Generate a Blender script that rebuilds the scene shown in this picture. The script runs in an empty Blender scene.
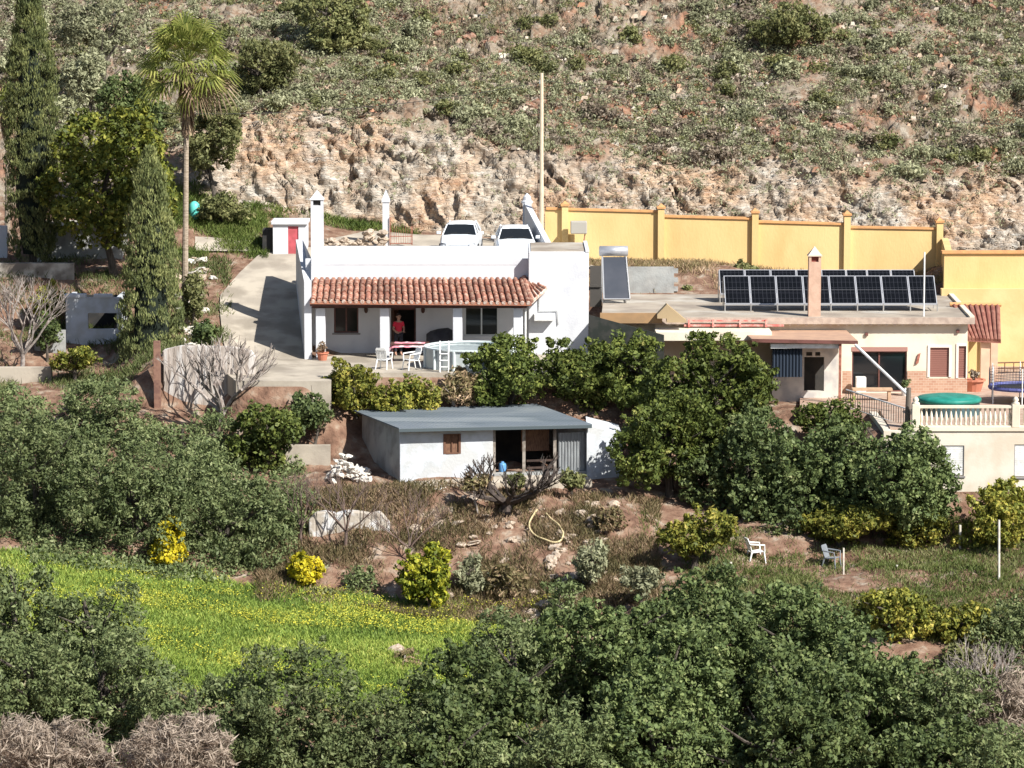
import bpy, bmesh, math, random
import numpy as np
from mathutils import Vector, Matrix

# ------------------------------------------------------------ camera, sky, sun, exposure
scene = bpy.context.scene
F_PX = 3600.0; PITCH = math.radians(7.0); CAM_Y = -150.0; CAM_Z = 150*math.tan(PITCH)
cd = bpy.data.cameras.new('camera'); cam = bpy.data.objects.new('camera', cd)
scene.collection.objects.link(cam); scene.camera = cam
cd.sensor_width = 36; cd.lens = F_PX/1024*36; cd.clip_start = 1; cd.clip_end = 3000
cam.location = (0, CAM_Y, CAM_Z); cam.rotation_euler = (math.radians(90)-PITCH, 0, 0)
SUN = Vector((1.0, -0.95, 1.22)).normalized()
elev = math.asin(SUN.z); azi = math.atan2(SUN.x, SUN.y)
w = bpy.data.worlds.new('World'); scene.world = w; w.use_nodes = True
nt = w.node_tree; bg = nt.nodes['Background']
sky = nt.nodes.new('ShaderNodeTexSky'); sky.sky_type = 'NISHITA'; sky.sun_disc = False
sky.sun_elevation = elev; sky.sun_rotation = azi
nt.links.new(sky.outputs[0], bg.inputs[0]); bg.inputs[1].default_value = 0.065
sd = bpy.data.lights.new('sun', 'SUN'); sd.energy = 4.7; sd.angle = math.radians(0.5); sd.color = (1, .965, .90)
so = bpy.data.objects.new('sun', sd); scene.collection.objects.link(so)
so.rotation_euler = (-SUN).to_track_quat('-Z', 'Y').to_euler()
so.location = (60, -60, 80)
scene.view_settings.view_transform = 'Standard'; scene.view_settings.look = 'None'
scene.view_settings.exposure = 0.88; scene.view_settings.gamma = 1
scene.cycles.max_bounces = 5; scene.cycles.diffuse_bounces = 3

C = scene.collection
rng = np.random.default_rng(11); random.seed(5)

# ------------------------------------------------------------ pixel -> place at a given depth
cp, sp = math.cos(PITCH), math.sin(PITCH)
def W(px, py, Y):
    a = (px-512)/F_PX; b = (384-py)/F_PX
    t = (Y-CAM_Y)/(cp+b*sp)
    return Vector((a*t, Y, CAM_Z+t*(-sp+b*cp)))
def ZP(py, Y): return W(512, py, Y).z
def XP(px, Y, z=0.5):
    return (px-512)/F_PX*((Y-CAM_Y)*cp+(CAM_Z-z)*sp)
def PXof(x, y): return 512+F_PX*x/((y-CAM_Y)*cp+(CAM_Z-0.5)*sp)

# ------------------------------------------------------------ numpy noise
def _h(ix, iy, iz, s):
    n = (ix.astype(np.int64)*374761393 + iy.astype(np.int64)*668265263 + iz.astype(np.int64)*2147483647 + s*974634777) & 0xffffffff
    n = ((n ^ (n >> 13))*1274126177) & 0xffffffff
    n = ((n ^ (n >> 15))*2246822519) & 0xffffffff
    return ((n ^ (n >> 16)) & 0xffff)/65535.0
def vnoise(x, y, z, s=0):
    ix, iy, iz = np.floor(x), np.floor(y), np.floor(z)
    fx, fy, fz = x-ix, y-iy, z-iz
    fx = fx*fx*(3-2*fx); fy = fy*fy*(3-2*fy); fz = fz*fz*(3-2*fz)
    r = 0
    for a in (0, 1):
        for b in (0, 1):
            for c in (0, 1):
                r = r + _h(ix+a, iy+b, iz+c, s)*(fx if a else 1-fx)*(fy if b else 1-fy)*(fz if c else 1-fz)
    return r*2-1
def fbm(x, y, z, o=4, s=0):
    r = 0; a = 1; t = 0
    for i in range(o):
        r = r + a*vnoise(x, y, z, s+i); t += a; a *= .5; x, y, z = x*2.03, y*2.03, z*2.03
    return r/t
def worley(x, y, z, s=0):
    ix, iy, iz = np.floor(x), np.floor(y), np.floor(z)
    f1 = np.full(x.shape, 9.); f2 = np.full(x.shape, 9.); cid = np.zeros(x.shape); tl = np.zeros(x.shape)
    for a in (-1, 0, 1):
        for b in (-1, 0, 1):
            for c in (-1, 0, 1):
                jx, jy, jz = ix+a, iy+b, iz+c
                ox, oy, oz = jx+_h(jx, jy, jz, s)-x, jy+_h(jx, jy, jz, s+7)-y, jz+_h(jx, jy, jz, s+13)-z
                d = np.sqrt(ox**2+oy**2+oz**2)
                m = d < f1; tl = np.where(m, ox*(_h(jx, jy, jz, s+31)*2-1)+oz*(_h(jx, jy, jz, s+37)*2-1)+oy*(_h(jx, jy, jz, s+39)*2-1)*.5, tl)
                f2 = np.where(m, f1, np.minimum(f2, d)); cid = np.where(m, _h(jx, jy, jz, s+21), cid); f1 = np.where(m, d, f1)
    return f1, f2, cid, tl

# ------------------------------------------------------------ materials
MATS = {}
def mat(name, c1, c2=None, scale=2.0, rough=.8, bump=0, bscale=15, metallic=0, island=0, lo=.42, hi=.6, stretch=(1, 1, 1), trans=0, c3=None, s3=.5, spec=.3):
    if name in MATS: return MATS[name]
    m = bpy.data.materials.new(name); m.use_nodes = True; n = m.node_tree; p = n.nodes['Principled BSDF']; L = n.links.new
    p.inputs['Roughness'].default_value = rough; p.inputs['Metallic'].default_value = metallic
    p.inputs['Specular IOR Level'].default_value = spec
    tc = n.nodes.new('ShaderNodeTexCoord'); mp = n.nodes.new('ShaderNodeMapping'); mp.inputs['Scale'].default_value = stretch
    L(tc.outputs['Object'], mp.inputs[0])
    col = None
    rgb = n.nodes.new('ShaderNodeRGB'); rgb.outputs[0].default_value = (*c1, 1); col = rgb.outputs[0]
    def mixin(col, c, sc, lo, hi, det=6):
        nz = n.nodes.new('ShaderNodeTexNoise'); nz.inputs['Scale'].default_value = sc; nz.inputs['Detail'].default_value = det
        L(mp.outputs[0], nz.inputs[0])
        mr = n.nodes.new('ShaderNodeMapRange'); mr.inputs[1].default_value = lo; mr.inputs[2].default_value = hi; L(nz.outputs[0], mr.inputs[0])
        mx = n.nodes.new('ShaderNodeMix'); mx.data_type = 'RGBA'; L(mr.outputs[0], mx.inputs[0]); L(col, mx.inputs[6]); mx.inputs[7].default_value = (*c, 1)
        return mx.outputs[2]
    if c2: col = mixin(col, c2, scale, lo, hi)
    if c3: col = mixin(col, c3, s3, .5, .62)
    if island:
        g = n.nodes.new('ShaderNodeNewGeometry'); mr = n.nodes.new('ShaderNodeMapRange')
        mr.inputs[3].default_value = 1-island; mr.inputs[4].default_value = 1+island; L(g.outputs['Random Per Island'], mr.inputs[0])
        hs = n.nodes.new('ShaderNodeHueSaturation'); L(col, hs.inputs['Color']); L(mr.outputs[0], hs.inputs['Value']); col = hs.outputs[0]
    L(col, p.inputs['Base Color'])
    if bump:
        nz = n.nodes.new('ShaderNodeTexNoise'); nz.inputs['Scale'].default_value = bscale; nz.inputs['Detail'].default_value = 8; L(mp.outputs[0], nz.inputs[0])
        b = n.nodes.new('ShaderNodeBump'); b.inputs['Strength'].default_value = bump; b.inputs['Distance'].default_value = .05
        L(nz.outputs[0], b.inputs['Height']); L(b.outputs[0], p.inputs['Normal'])
    if trans:
        t = n.nodes.new('ShaderNodeBsdfTranslucent'); L(col, t.inputs[0]); ms = n.nodes.new('ShaderNodeMixShader'); ms.inputs[0].default_value = trans
        out = n.nodes['Material Output']; L(p.outputs[0], ms.inputs[1]); L(t.outputs[0], ms.inputs[2]); L(ms.outputs[0], out.inputs[0])
    MATS[name] = m; return m

def leafmat(name, stops, island_hue=.0, scale=1.1, trans=.18, rough=.55):
    """leaf colours picked per leaf, drifting over the crown"""
    if name in MATS: return MATS[name]
    m = bpy.data.materials.new(name); m.use_nodes = True; n = m.node_tree; p = n.nodes['Principled BSDF']; L = n.links.new
    p.inputs['Roughness'].default_value = rough; p.inputs['Specular IOR Level'].default_value = .18
    g = n.nodes.new('ShaderNodeNewGeometry'); tc = n.nodes.new('ShaderNodeTexCoord'); oi = n.nodes.new('ShaderNodeObjectInfo')
    nz = n.nodes.new('ShaderNodeTexNoise'); nz.inputs['Scale'].default_value = scale; nz.inputs['Detail'].default_value = 2; L(tc.outputs['Object'], nz.inputs[0])
    a = n.nodes.new('ShaderNodeMath'); a.operation = 'MULTIPLY'; a.inputs[1].default_value = .6; L(g.outputs['Random Per Island'], a.inputs[0])
    b = n.nodes.new('ShaderNodeMath'); b.operation = 'MULTIPLY_ADD'; b.inputs[1].default_value = 1.3; L(nz.outputs[0], b.inputs[0]); L(a.outputs[0], b.inputs[2])
    c = n.nodes.new('ShaderNodeMath'); c.operation = 'ADD'; c.inputs[1].default_value = -.45; L(b.outputs[0], c.inputs[0])
    r = n.nodes.new('ShaderNodeValToRGB'); L(c.outputs[0], r.inputs[0]); e = r.color_ramp.elements
    e[0].position = stops[0][0]; e[0].color = (*stops[0][1], 1); e[1].position = stops[-1][0]; e[1].color = (*stops[-1][1], 1)
    for q, cc in stops[1:-1]: x = e.new(q); x.color = (*cc, 1)
    mr = n.nodes.new('ShaderNodeMapRange'); mr.inputs[3].default_value = .82; mr.inputs[4].default_value = 1.2; L(oi.outputs['Random'], mr.inputs[0])
    hs = n.nodes.new('ShaderNodeHueSaturation'); L(r.outputs[0], hs.inputs['Color']); L(mr.outputs[0], hs.inputs['Value'])
    L(hs.outputs[0], p.inputs['Base Color'])
    t = n.nodes.new('ShaderNodeBsdfTranslucent'); L(hs.outputs[0], t.inputs[0]); ms = n.nodes.new('ShaderNodeMixShader'); ms.inputs[0].default_value = trans
    L(p.outputs[0], ms.inputs[1]); L(t.outputs[0], ms.inputs[2]); L(ms.outputs[0], n.nodes['Material Output'].inputs[0])
    MATS[name] = m; return m

WHITE = mat('white_plaster', (.58, .59, .615), (.49, .50, .535), 1.3, .85, .15, 12, lo=.5, hi=.75)
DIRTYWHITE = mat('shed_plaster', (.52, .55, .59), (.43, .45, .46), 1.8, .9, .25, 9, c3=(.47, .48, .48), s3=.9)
CREAM = mat('cream_plaster', (.68, .62, .50), (.60, .52, .41), .8, .85, .1, 12)
YELLOW = mat('yellow_plaster', (.63, .455, .205), (.56, .39, .165), .9, .9, .2, 10, lo=.4, hi=.72, c3=(.66, .49, .23), s3=.35, stretch=(1, 1, .45))
COPING = mat('orange_coping', (.62, .32, .13), (.5, .27, .12), 2, .8, .2)
TILE = mat('clay_tile', (.25, .105, .072), (.41, .26, .19), 5, .75, .2, 30, island=.35, lo=.45, hi=.62)
TILE_D = mat('red_clay_tile', (.20, .075, .055), (.28, .13, .095), 3, .75, .2, 30, island=.15)
TILE_END = mat('mortar_tile_end', (.62, .52, .45), (.45, .25, .18), 9, .85, .2)
DARKWOOD = mat('dark_red_wood', (.10, .04, .035), (.06, .03, .02), 4, .6)
WOOD = mat('worn_wood', (.22, .12, .07), (.12, .06, .04), 6, .8, stretch=(6, 6, 1))
BROWNFRAME = mat('brown_metal', (.16, .07, .06), (.11, .05, .04), 3, .4)
GLASS = mat('dark_glass', (.012, .014, .016), rough=.07, spec=.5)
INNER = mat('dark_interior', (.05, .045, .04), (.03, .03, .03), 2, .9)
CONC = mat('pale_concrete', (.42, .37, .30), (.32, .28, .23), .8, .9, .2, 8, c3=(.26, .225, .18), s3=.4)
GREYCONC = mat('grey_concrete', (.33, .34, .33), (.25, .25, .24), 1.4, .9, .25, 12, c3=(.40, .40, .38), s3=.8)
ROOFGREY = mat('roof_screed', (.36, .31, .25), (.26, .22, .18), .7, .9, .2, 6, c3=(.42, .39, .34), s3=.5)
STONE = mat('rubble_stone', (.36, .30, .24), (.24, .18, .13), 2.5, .9, .3, 14, island=.3)
WHITESTONE = mat('whitewashed_stone', (.56, .53, .48), (.45, .41, .36), 3, .9, .3, 14, island=.2)
REDROCK = mat('red_rock', (.19, .09, .058), (.25, .17, .125), 2.2, .9, .5, 8, island=.25)
METALROOF = mat('grey_sheet_roof', (.15, .175, .20), (.12, .145, .165), .7, .55, .05, 6, c3=(.21, .235, .25), s3=.42, stretch=(.5, 1.6, 1))
GALV = mat('galvanised_sheet', (.34, .36, .37), (.25, .26, .27), 3, .45, metallic=.4, stretch=(5, 5, .6))
PAINT = mat('white_car_paint', (.72, .76, .80), rough=.22, spec=.5)
RUBBER = mat('black_rubber', (.02, .02, .02), rough=.8)
CHROME = mat('pale_metal', (.6, .6, .6), rough=.3, metallic=.8)
WHITEMETAL = mat('white_metal', (.75, .75, .74), (.6, .6, .58), 4, .45)
PLASTIC = mat('white_plastic', (.82, .82, .80), rough=.4)
REDPAINT = mat('red_door_paint', (.50, .10, .12), (.38, .08, .09), 3, .5)
RUST = mat('rusty_red_iron', (.36, .14, .10), (.22, .09, .06), 8, .8)
BARK = mat('grey_bark', (.10, .085, .07), (.055, .045, .035), 5, .95, .6, 20, stretch=(3, 3, .6))
BAREBARK = mat('pale_bark', (.34, .30, .27), (.20, .16, .14), 6, .9, .4, 20)
PALMBARK = mat('palm_trunk_bark', (.38, .31, .24), (.24, .19, .14), 4, .95, .5, 12, stretch=(1, 1, 6))
DARKBARK = mat('dark_bark', (.05, .04, .035), (.09, .07, .06), 6, .95, .4, 20)

OLIVE = leafmat('olive_leaves', [(0, (0.062, 0.086, 0.035)), (.45, (0.133, 0.169, 0.068)), (.8, (0.213, 0.246, 0.106)), (1, (0.297, 0.318, 0.156))])
OAK = leafmat('oak_leaves', [(0, (0.043, 0.065, 0.027)), (.5, (0.104, 0.141, 0.049)), (.85, (0.182, 0.220, 0.082)), (1, (0.308, 0.326, 0.150))])
ORANGE = leafmat('orange_tree_leaves', [(0, (0.038, 0.055, 0.015)), (.5, (0.091, 0.119, 0.028)), (.85, (0.167, 0.194, 0.045)), (1, (0.346, 0.329, 0.105))])
CITRUS = leafmat('citrus_leaves', [(0, (0.063, 0.085, 0.017)), (.4, (0.152, 0.168, 0.033)), (.75, (0.304, 0.281, 0.050)), (1, (0.481, 0.393, 0.099))])
LEMON = leafmat('lemon_leaves', [(0, (.06, .085, .012)), (.4, (.15, .19, .025)), (.7, (.42, .42, .04)), (1, (.62, .55, .05))])
MIMOSA = leafmat('mimosa_blossom', [(0, (0.090, 0.102, 0.015)), (.35, (0.342, 0.306, 0.020)), (.7, (0.558, 0.442, 0.020)), (1, (0.630, 0.510, 0.060))])
CYP = leafmat('cypress_foliage', [(0, (0.077, 0.103, 0.044)), (.5, (0.190, 0.219, 0.084)), (1, (0.408, 0.417, 0.166))])
CYPD = leafmat('dark_cypress_foliage', [(0, (0.049, 0.066, 0.026)), (.5, (0.134, 0.155, 0.059)), (1, (0.337, 0.347, 0.128))])
CAROB = leafmat('carob_leaves', [(0, (0.041, 0.059, 0.016)), (.5, (0.117, 0.140, 0.026)), (.8, (0.234, 0.234, 0.039)), (1, (0.316, 0.304, 0.065))])
PALM = leafmat('palm_fronds', [(0, (0.079, 0.111, 0.025)), (.5, (0.194, 0.221, 0.050)), (1, (0.434, 0.422, 0.131))], trans=.3)
DEADPALM = leafmat('dead_palm_fronds', [(0, (.14, .09, .06)), (.5, (.26, .18, .12)), (1, (.42, .34, .20))])
SCRUBGREY = leafmat('grey_scrub_leaves', [(0, (0.143, 0.140, 0.082)), (.5, (0.271, 0.281, 0.165)), (1, (0.432, 0.428, 0.274))])
SCRUBGREEN = leafmat('green_scrub_leaves', [(0, (0.073, 0.089, 0.034)), (.5, (0.164, 0.172, 0.068)), (1, (0.295, 0.280, 0.122))])
SCRUBBROWN = leafmat('brown_scrub_leaves', [(0, (0.132, 0.096, 0.072)), (.5, (0.240, 0.192, 0.144)), (1, (0.360, 0.312, 0.240))])
DRY = leafmat('dry_twigs', [(0, (0.156, 0.115, 0.088)), (.5, (0.312, 0.253, 0.198)), (1, (0.504, 0.425, 0.352))])
GRASS = leafmat('grass_blades', [(0, (0.108, 0.174, 0.039)), (.4, (0.235, 0.333, 0.068)), (.75, (0.376, 0.459, 0.095)), (1, (0.609, 0.600, 0.171))], scale=.35, trans=.3)
WEED = leafmat('weed_leaves', [(0, (0.086, 0.085, 0.034)), (.4, (0.201, 0.169, 0.081)), (.75, (0.345, 0.241, 0.149)), (1, (0.517, 0.375, 0.253))], scale=.5)

# ------------------------------------------------------------ objects
ORG = {}
def tag(o, label=None, cat=None, group=None, kind=None):
    if label: o['label'] = label
    if cat: o['category'] = cat
    if group: o['group'] = group
    if kind: o['kind'] = kind
    return o
def thing(name, label, cat, loc=(0, 0, 0), group=None):
    o = bpy.data.objects.new(name, None); C.objects.link(o); o.location = loc; o.empty_display_size = .2
    ORG[o] = Vector(loc); return tag(o, label, cat, group)
class MB:
    def __init__(s): s.v = []; s.f = []
    def add(s, vs, fs):
        b = len(s.v); s.v += [tuple(q) for q in vs]; s.f += [tuple(i+b for i in f) for f in fs]; return s
    def box(s, x0, x1, y0, y1, z0, z1):
        return s.add([(x0,y0,z0),(x1,y0,z0),(x1,y1,z0),(x0,y1,z0),(x0,y0,z1),(x1,y0,z1),(x1,y1,z1),(x0,y1,z1)],
                     [(0,3,2,1),(4,5,6,7),(0,1,5,4),(1,2,6,5),(2,3,7,6),(3,0,4,7)])
    def prism(s, pts, z0, z1):
        """pts: plan polygon; z0,z1 numbers or lists"""
        n = len(pts); a = z0 if isinstance(z0, (list, tuple)) else [z0]*n; b = z1 if isinstance(z1, (list, tuple)) else [z1]*n
        return s.add([(p[0], p[1], q) for p, q in zip(pts, a)]+[(p[0], p[1], q) for p, q in zip(pts, b)],
                     [tuple(range(n))[::-1], tuple(range(n, 2*n))]+[(i, (i+1) % n, (i+1) % n+n, i+n) for i in range(n)])
    def slab(s, pts, th):
        """3-D polygon thickened downwards (vector th)"""
        n = len(pts); th = Vector(th) if not isinstance(th, (int, float)) else Vector((0, 0, -th))
        return s.add([tuple(Vector(p)+th) for p in pts]+[tuple(p) for p in pts],
                     [tuple(range(n))[::-1], tuple(range(n, 2*n))]+[(i, (i+1) % n, (i+1) % n+n, i+n) for i in range(n)])
    def tube(s, pts, r, n=8, cap=True):
        pts = [Vector(p) for p in pts]; rs = r if isinstance(r, (list, tuple)) else [r]*len(pts)
        b = len(s.v); prev = None
        for i, p in enumerate(pts):
            d = (pts[min(i+1, len(pts)-1)]-pts[max(i-1, 0)])
            if d.length < 1e-9: d = Vector((0, 0, 1))
            d.normalize()
            ref = Vector((0, 0, 1)) if abs(d.z) < .9 else Vector((1, 0, 0))
            if prev is not None: ref = prev
            u = d.cross(ref)
            if u.length < 1e-6: u = d.cross(Vector((0, 1, 0)))
            u.normalize(); v = d.cross(u); prev = -v if False else ref
            for k in range(n):
                a = 2*math.pi*k/n; s.v.append(tuple(p+u*math.cos(a)*rs[i]+v*math.sin(a)*rs[i]))
        for i in range(len(pts)-1):
            for k in range(n):
                s.f.append((b+i*n+k, b+i*n+(k+1) % n, b+(i+1)*n+(k+1) % n, b+(i+1)*n+k))
        if cap:
            s.f.append(tuple(b+k for k in range(n))[::-1]); s.f.append(tuple(b+(len(pts)-1)*n+k for k in range(n)))
        return s
    def lathe(s, c, prof, n=14):
        b = len(s.v)
        for r, z in prof:
            for k in range(n):
                a = 2*math.pi*k/n; s.v.append((c[0]+r*math.cos(a), c[1]+r*math.sin(a), c[2]+z))
        for i in range(len(prof)-1):
            for k in range(n):
                s.f.append((b+i*n+k, b+i*n+(k+1) % n, b+(i+1)*n+(k+1) % n, b+(i+1)*n+k))
        s.f.append(tuple(b+k for k in range(n))[::-1]); s.f.append(tuple(b+(len(prof)-1)*n+k for k in range(n)))
        return s
    def pyramid(s, x0, x1, y0, y1, z0, z1):
        return s.add([(x0,y0,z0),(x1,y0,z0),(x1,y1,z0),(x0,y1,z0),((x0+x1)/2,(y0+y1)/2,z1)], [(0,3,2,1),(0,1,4),(1,2,4),(2,3,4),(3,0,4)])
    def build(s, name, m, parent=None, origin=None, smooth=False, bevel=0):
        org = ORG[parent] if parent is not None else Vector(origin if origin is not None else (0, 0, 0))
        me = bpy.data.meshes.new(name); me.from_pydata([tuple(Vector(v)-org) for v in s.v], [], s.f); me.materials.append(m)
        if smooth: me.shade_smooth()
        o = bpy.data.objects.new(name, me); C.objects.link(o); ORG[o] = org
        if parent is not None: o.parent = parent
        else: o.location = org
        if bevel:
            b = o.modifiers.new('bevel', 'BEVEL'); b.width = bevel; b.segments = 2; b.limit_method = 'ANGLE'
        return o
def npmesh(name, V, nv, m, parent=None, origin=(0, 0, 0), mats=None, midx=None):
    """V: (N*nv,3) array of separate nv-gons"""
    org = ORG[parent] if parent is not None else Vector(origin)
    V = V-np.array(org); N = len(V)//nv
    me = bpy.data.meshes.new(name)
    me.vertices.add(len(V)); me.vertices.foreach_set('co', V.astype(np.float32).ravel())
    me.loops.add(len(V)); me.loops.foreach_set('vertex_index', np.arange(len(V), dtype=np.int32))
    me.polygons.add(N); me.polygons.foreach_set('loop_start', (np.arange(N)*nv).astype(np.int32))
    for q in (mats or [m]): me.materials.append(q)
    if midx is not None: me.polygons.foreach_set('material_index', midx.astype(np.int32))
    me.update(calc_edges=True)
    o = bpy.data.objects.new(name, me); C.objects.link(o); ORG[o] = org
    if parent is not None: o.parent = parent
    else: o.location = org
    return o
def unit(a): return a/np.maximum(np.linalg.norm(a, axis=1, keepdims=True), 1e-9)
def leafquads(c, r, n, size, asp=.55, out=.9, up=0.0, fill=.55, vert=0.0):
    """c (K,3) clump centres, r (K,) radii, n leaves per clump"""
    K = len(c); idx = np.repeat(np.arange(K), n); N = len(idx)
    d = unit(rng.normal(size=(N, 3))); rad = r[idx]*(fill+(1-fill)*rng.random(N)**.5)
    p = c[idx]+d*rad[:, None]*np.array([1, 1, .85])
    nor = unit(d*out+rng.normal(size=(N, 3))*.55+np.array([0, 0, up]))
    ax = rng.normal(size=(N, 3))*(1-vert); ax[:, :2] += 0
    t = unit(np.cross(nor, ax+np.array([0, 0, 0]))) if not vert else unit(np.array([0, 0, 1.])*vert*2+d*.5+rng.normal(size=(N, 3))*.35)
    b = unit(np.cross(nor, t))
    s = size*(.45+1.15*rng.random(N)**1.3)[:, None]
    V = np.stack([p+t*s, p+b*s*asp, p-t*s, p-b*s*asp], 1)
    return V.reshape(-1, 3)
def copy_tree(o, parent=None):
    c = o.copy(); C.objects.link(c)
    if parent is not None: c.parent = parent
    ORG[c] = ORG.get(o, Vector((0, 0, 0)))
    for ch in list(o.children): copy_tree(ch, c)
    return c

# ============================================================ TERRAIN
def P(Y, py): return (Y, ZP(py, Y))
NEAR = [(-152, 16.6), (-140, 13.5), (-120, 1), (-90, -14), (-60, -15.5), (-46, -12.5)]
FARZ = [(36, ZP(0, 36)), (46, 23.0), (70, 38), (110, 55)]
def col(mid, top=None):
    return NEAR + mid + FARZ
COLS = [
 (-250, col([(-36, -7.5), P(-30, 640), P(-20, 560), (-3, 0.1), (1, .4), (3, 1.3), (6, 1.8), (8, 3.8), (12, 4.1), (20, 6.3)])),
 (0,   col([(-36, -7.5), P(-30, 640), P(-20, 560), (-3, 0.1), (1, .4), (3, 1.3), (6, 1.8), (8, 3.8), (12, 4.1), (20, 6.3)])),
 (100, col([(-37, -8.2), P(-31, 660), P(-20, 567), (-12, -2.4), (-4, .1), (1, .5), (3, 1.2), (6, 1.8), (8, 3.8), (12, 4.1), (20, 6.5)])),
 (165, col([(-38, -8.6), P(-31, 675), P(-20, 577), (-12, -2.5), (-5.3, -.2), (-4.7, 1.5), (0, 1.7), (8, 3.1), (14, 4.5), (19, ZP(190, 19)), (21.5, ZP(160, 21.5))])),
 (205, col([(-38, -8.8), P(-31, 680), P(-20, 580), (-12, -2.6), (-5.3, -.3), (-4.7, 1.3), (0, 1.5), (8, 3.0), (14, 4.4), (19.5, ZP(196, 19.5)), (21.5, ZP(150, 21.5))])),
 (250, col([(-38, -9), P(-31, 685), P(-20, 585), (-12, -2.7), (-8.2, -1.6), (-7.9, .9), (0, 1.05), (8, 2.9), (14, 4.4), (20, ZP(205, 20)), (22, ZP(121, 22))])),
 (300, col([(-38, -9), P(-31, 690), P(-20, 590), (-13, -2.6), (-8.2, -1.9), (-7.9, .9), (0, 1.0), (6, 2.4), (14, 4.4), (20, ZP(212, 20)), (22, ZP(120, 22))])),
 (360, col([(-38, -9), P(-31, 695), P(-20.5, 600), (-17, -3.9), (-14, -2.5), (-9, -2.0), (-7, -.9), (-5.4, .7), (-4.8, 1.0), (7, 1.0), (9, 3.2), (14, 4.4), (20, ZP(224, 20)), (22.3, ZP(127, 22.3))])),
 (430, col([(-38, -9), P(-31, 700), P(-20.5, 611), (-17, -4.2), (-14, -2.45), (-9, -2.0), (-7, -.9), (-5.4, .7), (-4.8, 1.0), (7, 1.0), (9, 3.2), (14, 4.4), (20, ZP(230, 20)), (22.3, ZP(135, 22.3))])),
 (530, col([(-38, -9), P(-31, 706), P(-21, 620), (-17, -4.3), (-13.5, -2.6), (-8, -2.0), (-6, -.6), (-4.8, 1.0), (7, 1.0), (9, 3.2), (14, 4.3), (20, ZP(237, 20)), (22.3, ZP(152, 22.3))])),
 (600, col([(-38, -9), (-31, -7.6), P(-20, 592), (-15, -3.1), (-12, -2.7), (-8, -1.8), (-5, .0), (-3, .8), (5, 1.0), (8, 3.0), P(12, 268), P(15.5, 260), (20, 4.3), (22.5, ZP(158, 22.5))])),
 (700, col([(-38, -9.2), (-31, -7.5), (-24, -5.5), P(-19, 573), (-15, -3.6), (-11, -2.9), (-8, -1.5), (-5, 0), (5, .4), (7.5, 2.9), P(12, 268), P(15.5, 262), (20, 4.1), (22.5, ZP(172, 22.5))])),
 (800, col([(-38, -9.4), (-31, -7.5), P(-24, 596), P(-18, 566), (-15, -3.5), (-11, -2.9), (-8.5, -1.9), (-7.5, -.2), (5, .2), (7.5, 2.8), (12, 3.1), P(15.5, 272), (20, 4.0), (22.5, ZP(166, 22.5))])),
 (880, col([(-38, -9.4), P(-28, 645), P(-22, 590), P(-16, 546), (-14.6, -3.3), (-14.0, -1.5), (-13.5, -.2), (-3, -.05), (5, .2), (7.5, 2.7), P(15.5, 282), (20, 4.0), (22.5, ZP(177, 22.5))])),
 (960, col([(-38, -9.4), P(-28, 655), P(-22, 590), P(-16, 542), (-14.2, -3.3), (-13.6, -.5), (-3, -.05), (6.4, .0), (7.4, 3.7), (14, 3.7), (20, 3.95), (22.5, ZP(176, 22.5))])),
 (1024, col([(-38, -9.4), P(-28, 660), P(-22, 590), P(-16, 540), (-14.2, -3.3), (-13.6, -.5), (-3, -.05), (6.4, .0), (7.4, 3.7), (14, 3.7), (20, 4.0), (22.5, ZP(187, 22.5))])),
 (1280, col([(-38, -9.4), P(-28, 660), P(-22, 590), P(-16, 540), (-14.2, -3.3), (-13.6, -.5), (-3, -.05), (6.4, .0), (7.4, 3.7), (14, 3.7), (20, 4.2), (22.5, ZP(190, 22.5))]))]
CPX = np.array([c[0] for c in COLS], float)
def hz(x, y):
    """height of the ground under (x, y)"""
    x = np.atleast_1d(np.asarray(x, float)); y = np.atleast_1d(np.asarray(y, float))
    y2 = np.maximum(y, -60)
    px = np.clip(PXof(x, y2), -250, 1280)
    Z = np.stack([np.interp(y, [k[0] for k in c[1]], [k[1] for k in c[1]]) for c in COLS])
    i = np.clip(np.searchsorted(CPX, px, 'right')-1, 0, len(CPX)-2)
    f = (px-CPX[i])/(CPX[i+1]-CPX[i]); f = f*f*(3-2*f)
    a = np.arange(len(x))
    return Z[i, a]*(1-f)+Z[i+1, a]*f
def gz(x, y): return float(hz(x, y)[0])
def smooth(e0, e1, v):
    t = np.clip((v-e0)/(e1-e0), 0, 1); return t*t*(3-2*t)
def cliffmask(x, y):
    px = PXof(x, y)
    edge = fbm(x*.5, y*.5, x*0, 3, 5)*.9
    m = smooth(19.3, 19.9, y)*(1-smooth(22.3, 23.3, y+edge*1.3))
    return m*smooth(170, 225, px+edge*20)
def meadowmask(px, y):
    e = fbm(px*.02, y*.3, px*0, 3, 9)
    tp = np.interp(px, [0, 210, 320], [-19.2, -19.4, -20])
    return smooth(-33, -31, y+e)*(1-smooth(tp-.5, tp+.4, y+e*.5))*(1-smooth(525, 575, px+e*30))
def flatmask(px, y):
    """where built surfaces lie, the ground keeps still"""
    a = (px > 195)*(px < 610)*(y > -9)*(y < 19)
    b = (px > 585)*(y > -14.5)*(y < 10)
    c = (px > 540)*(y > 14)*(y < 18)
    return ((a+b+c) > 0).astype(float)

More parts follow.
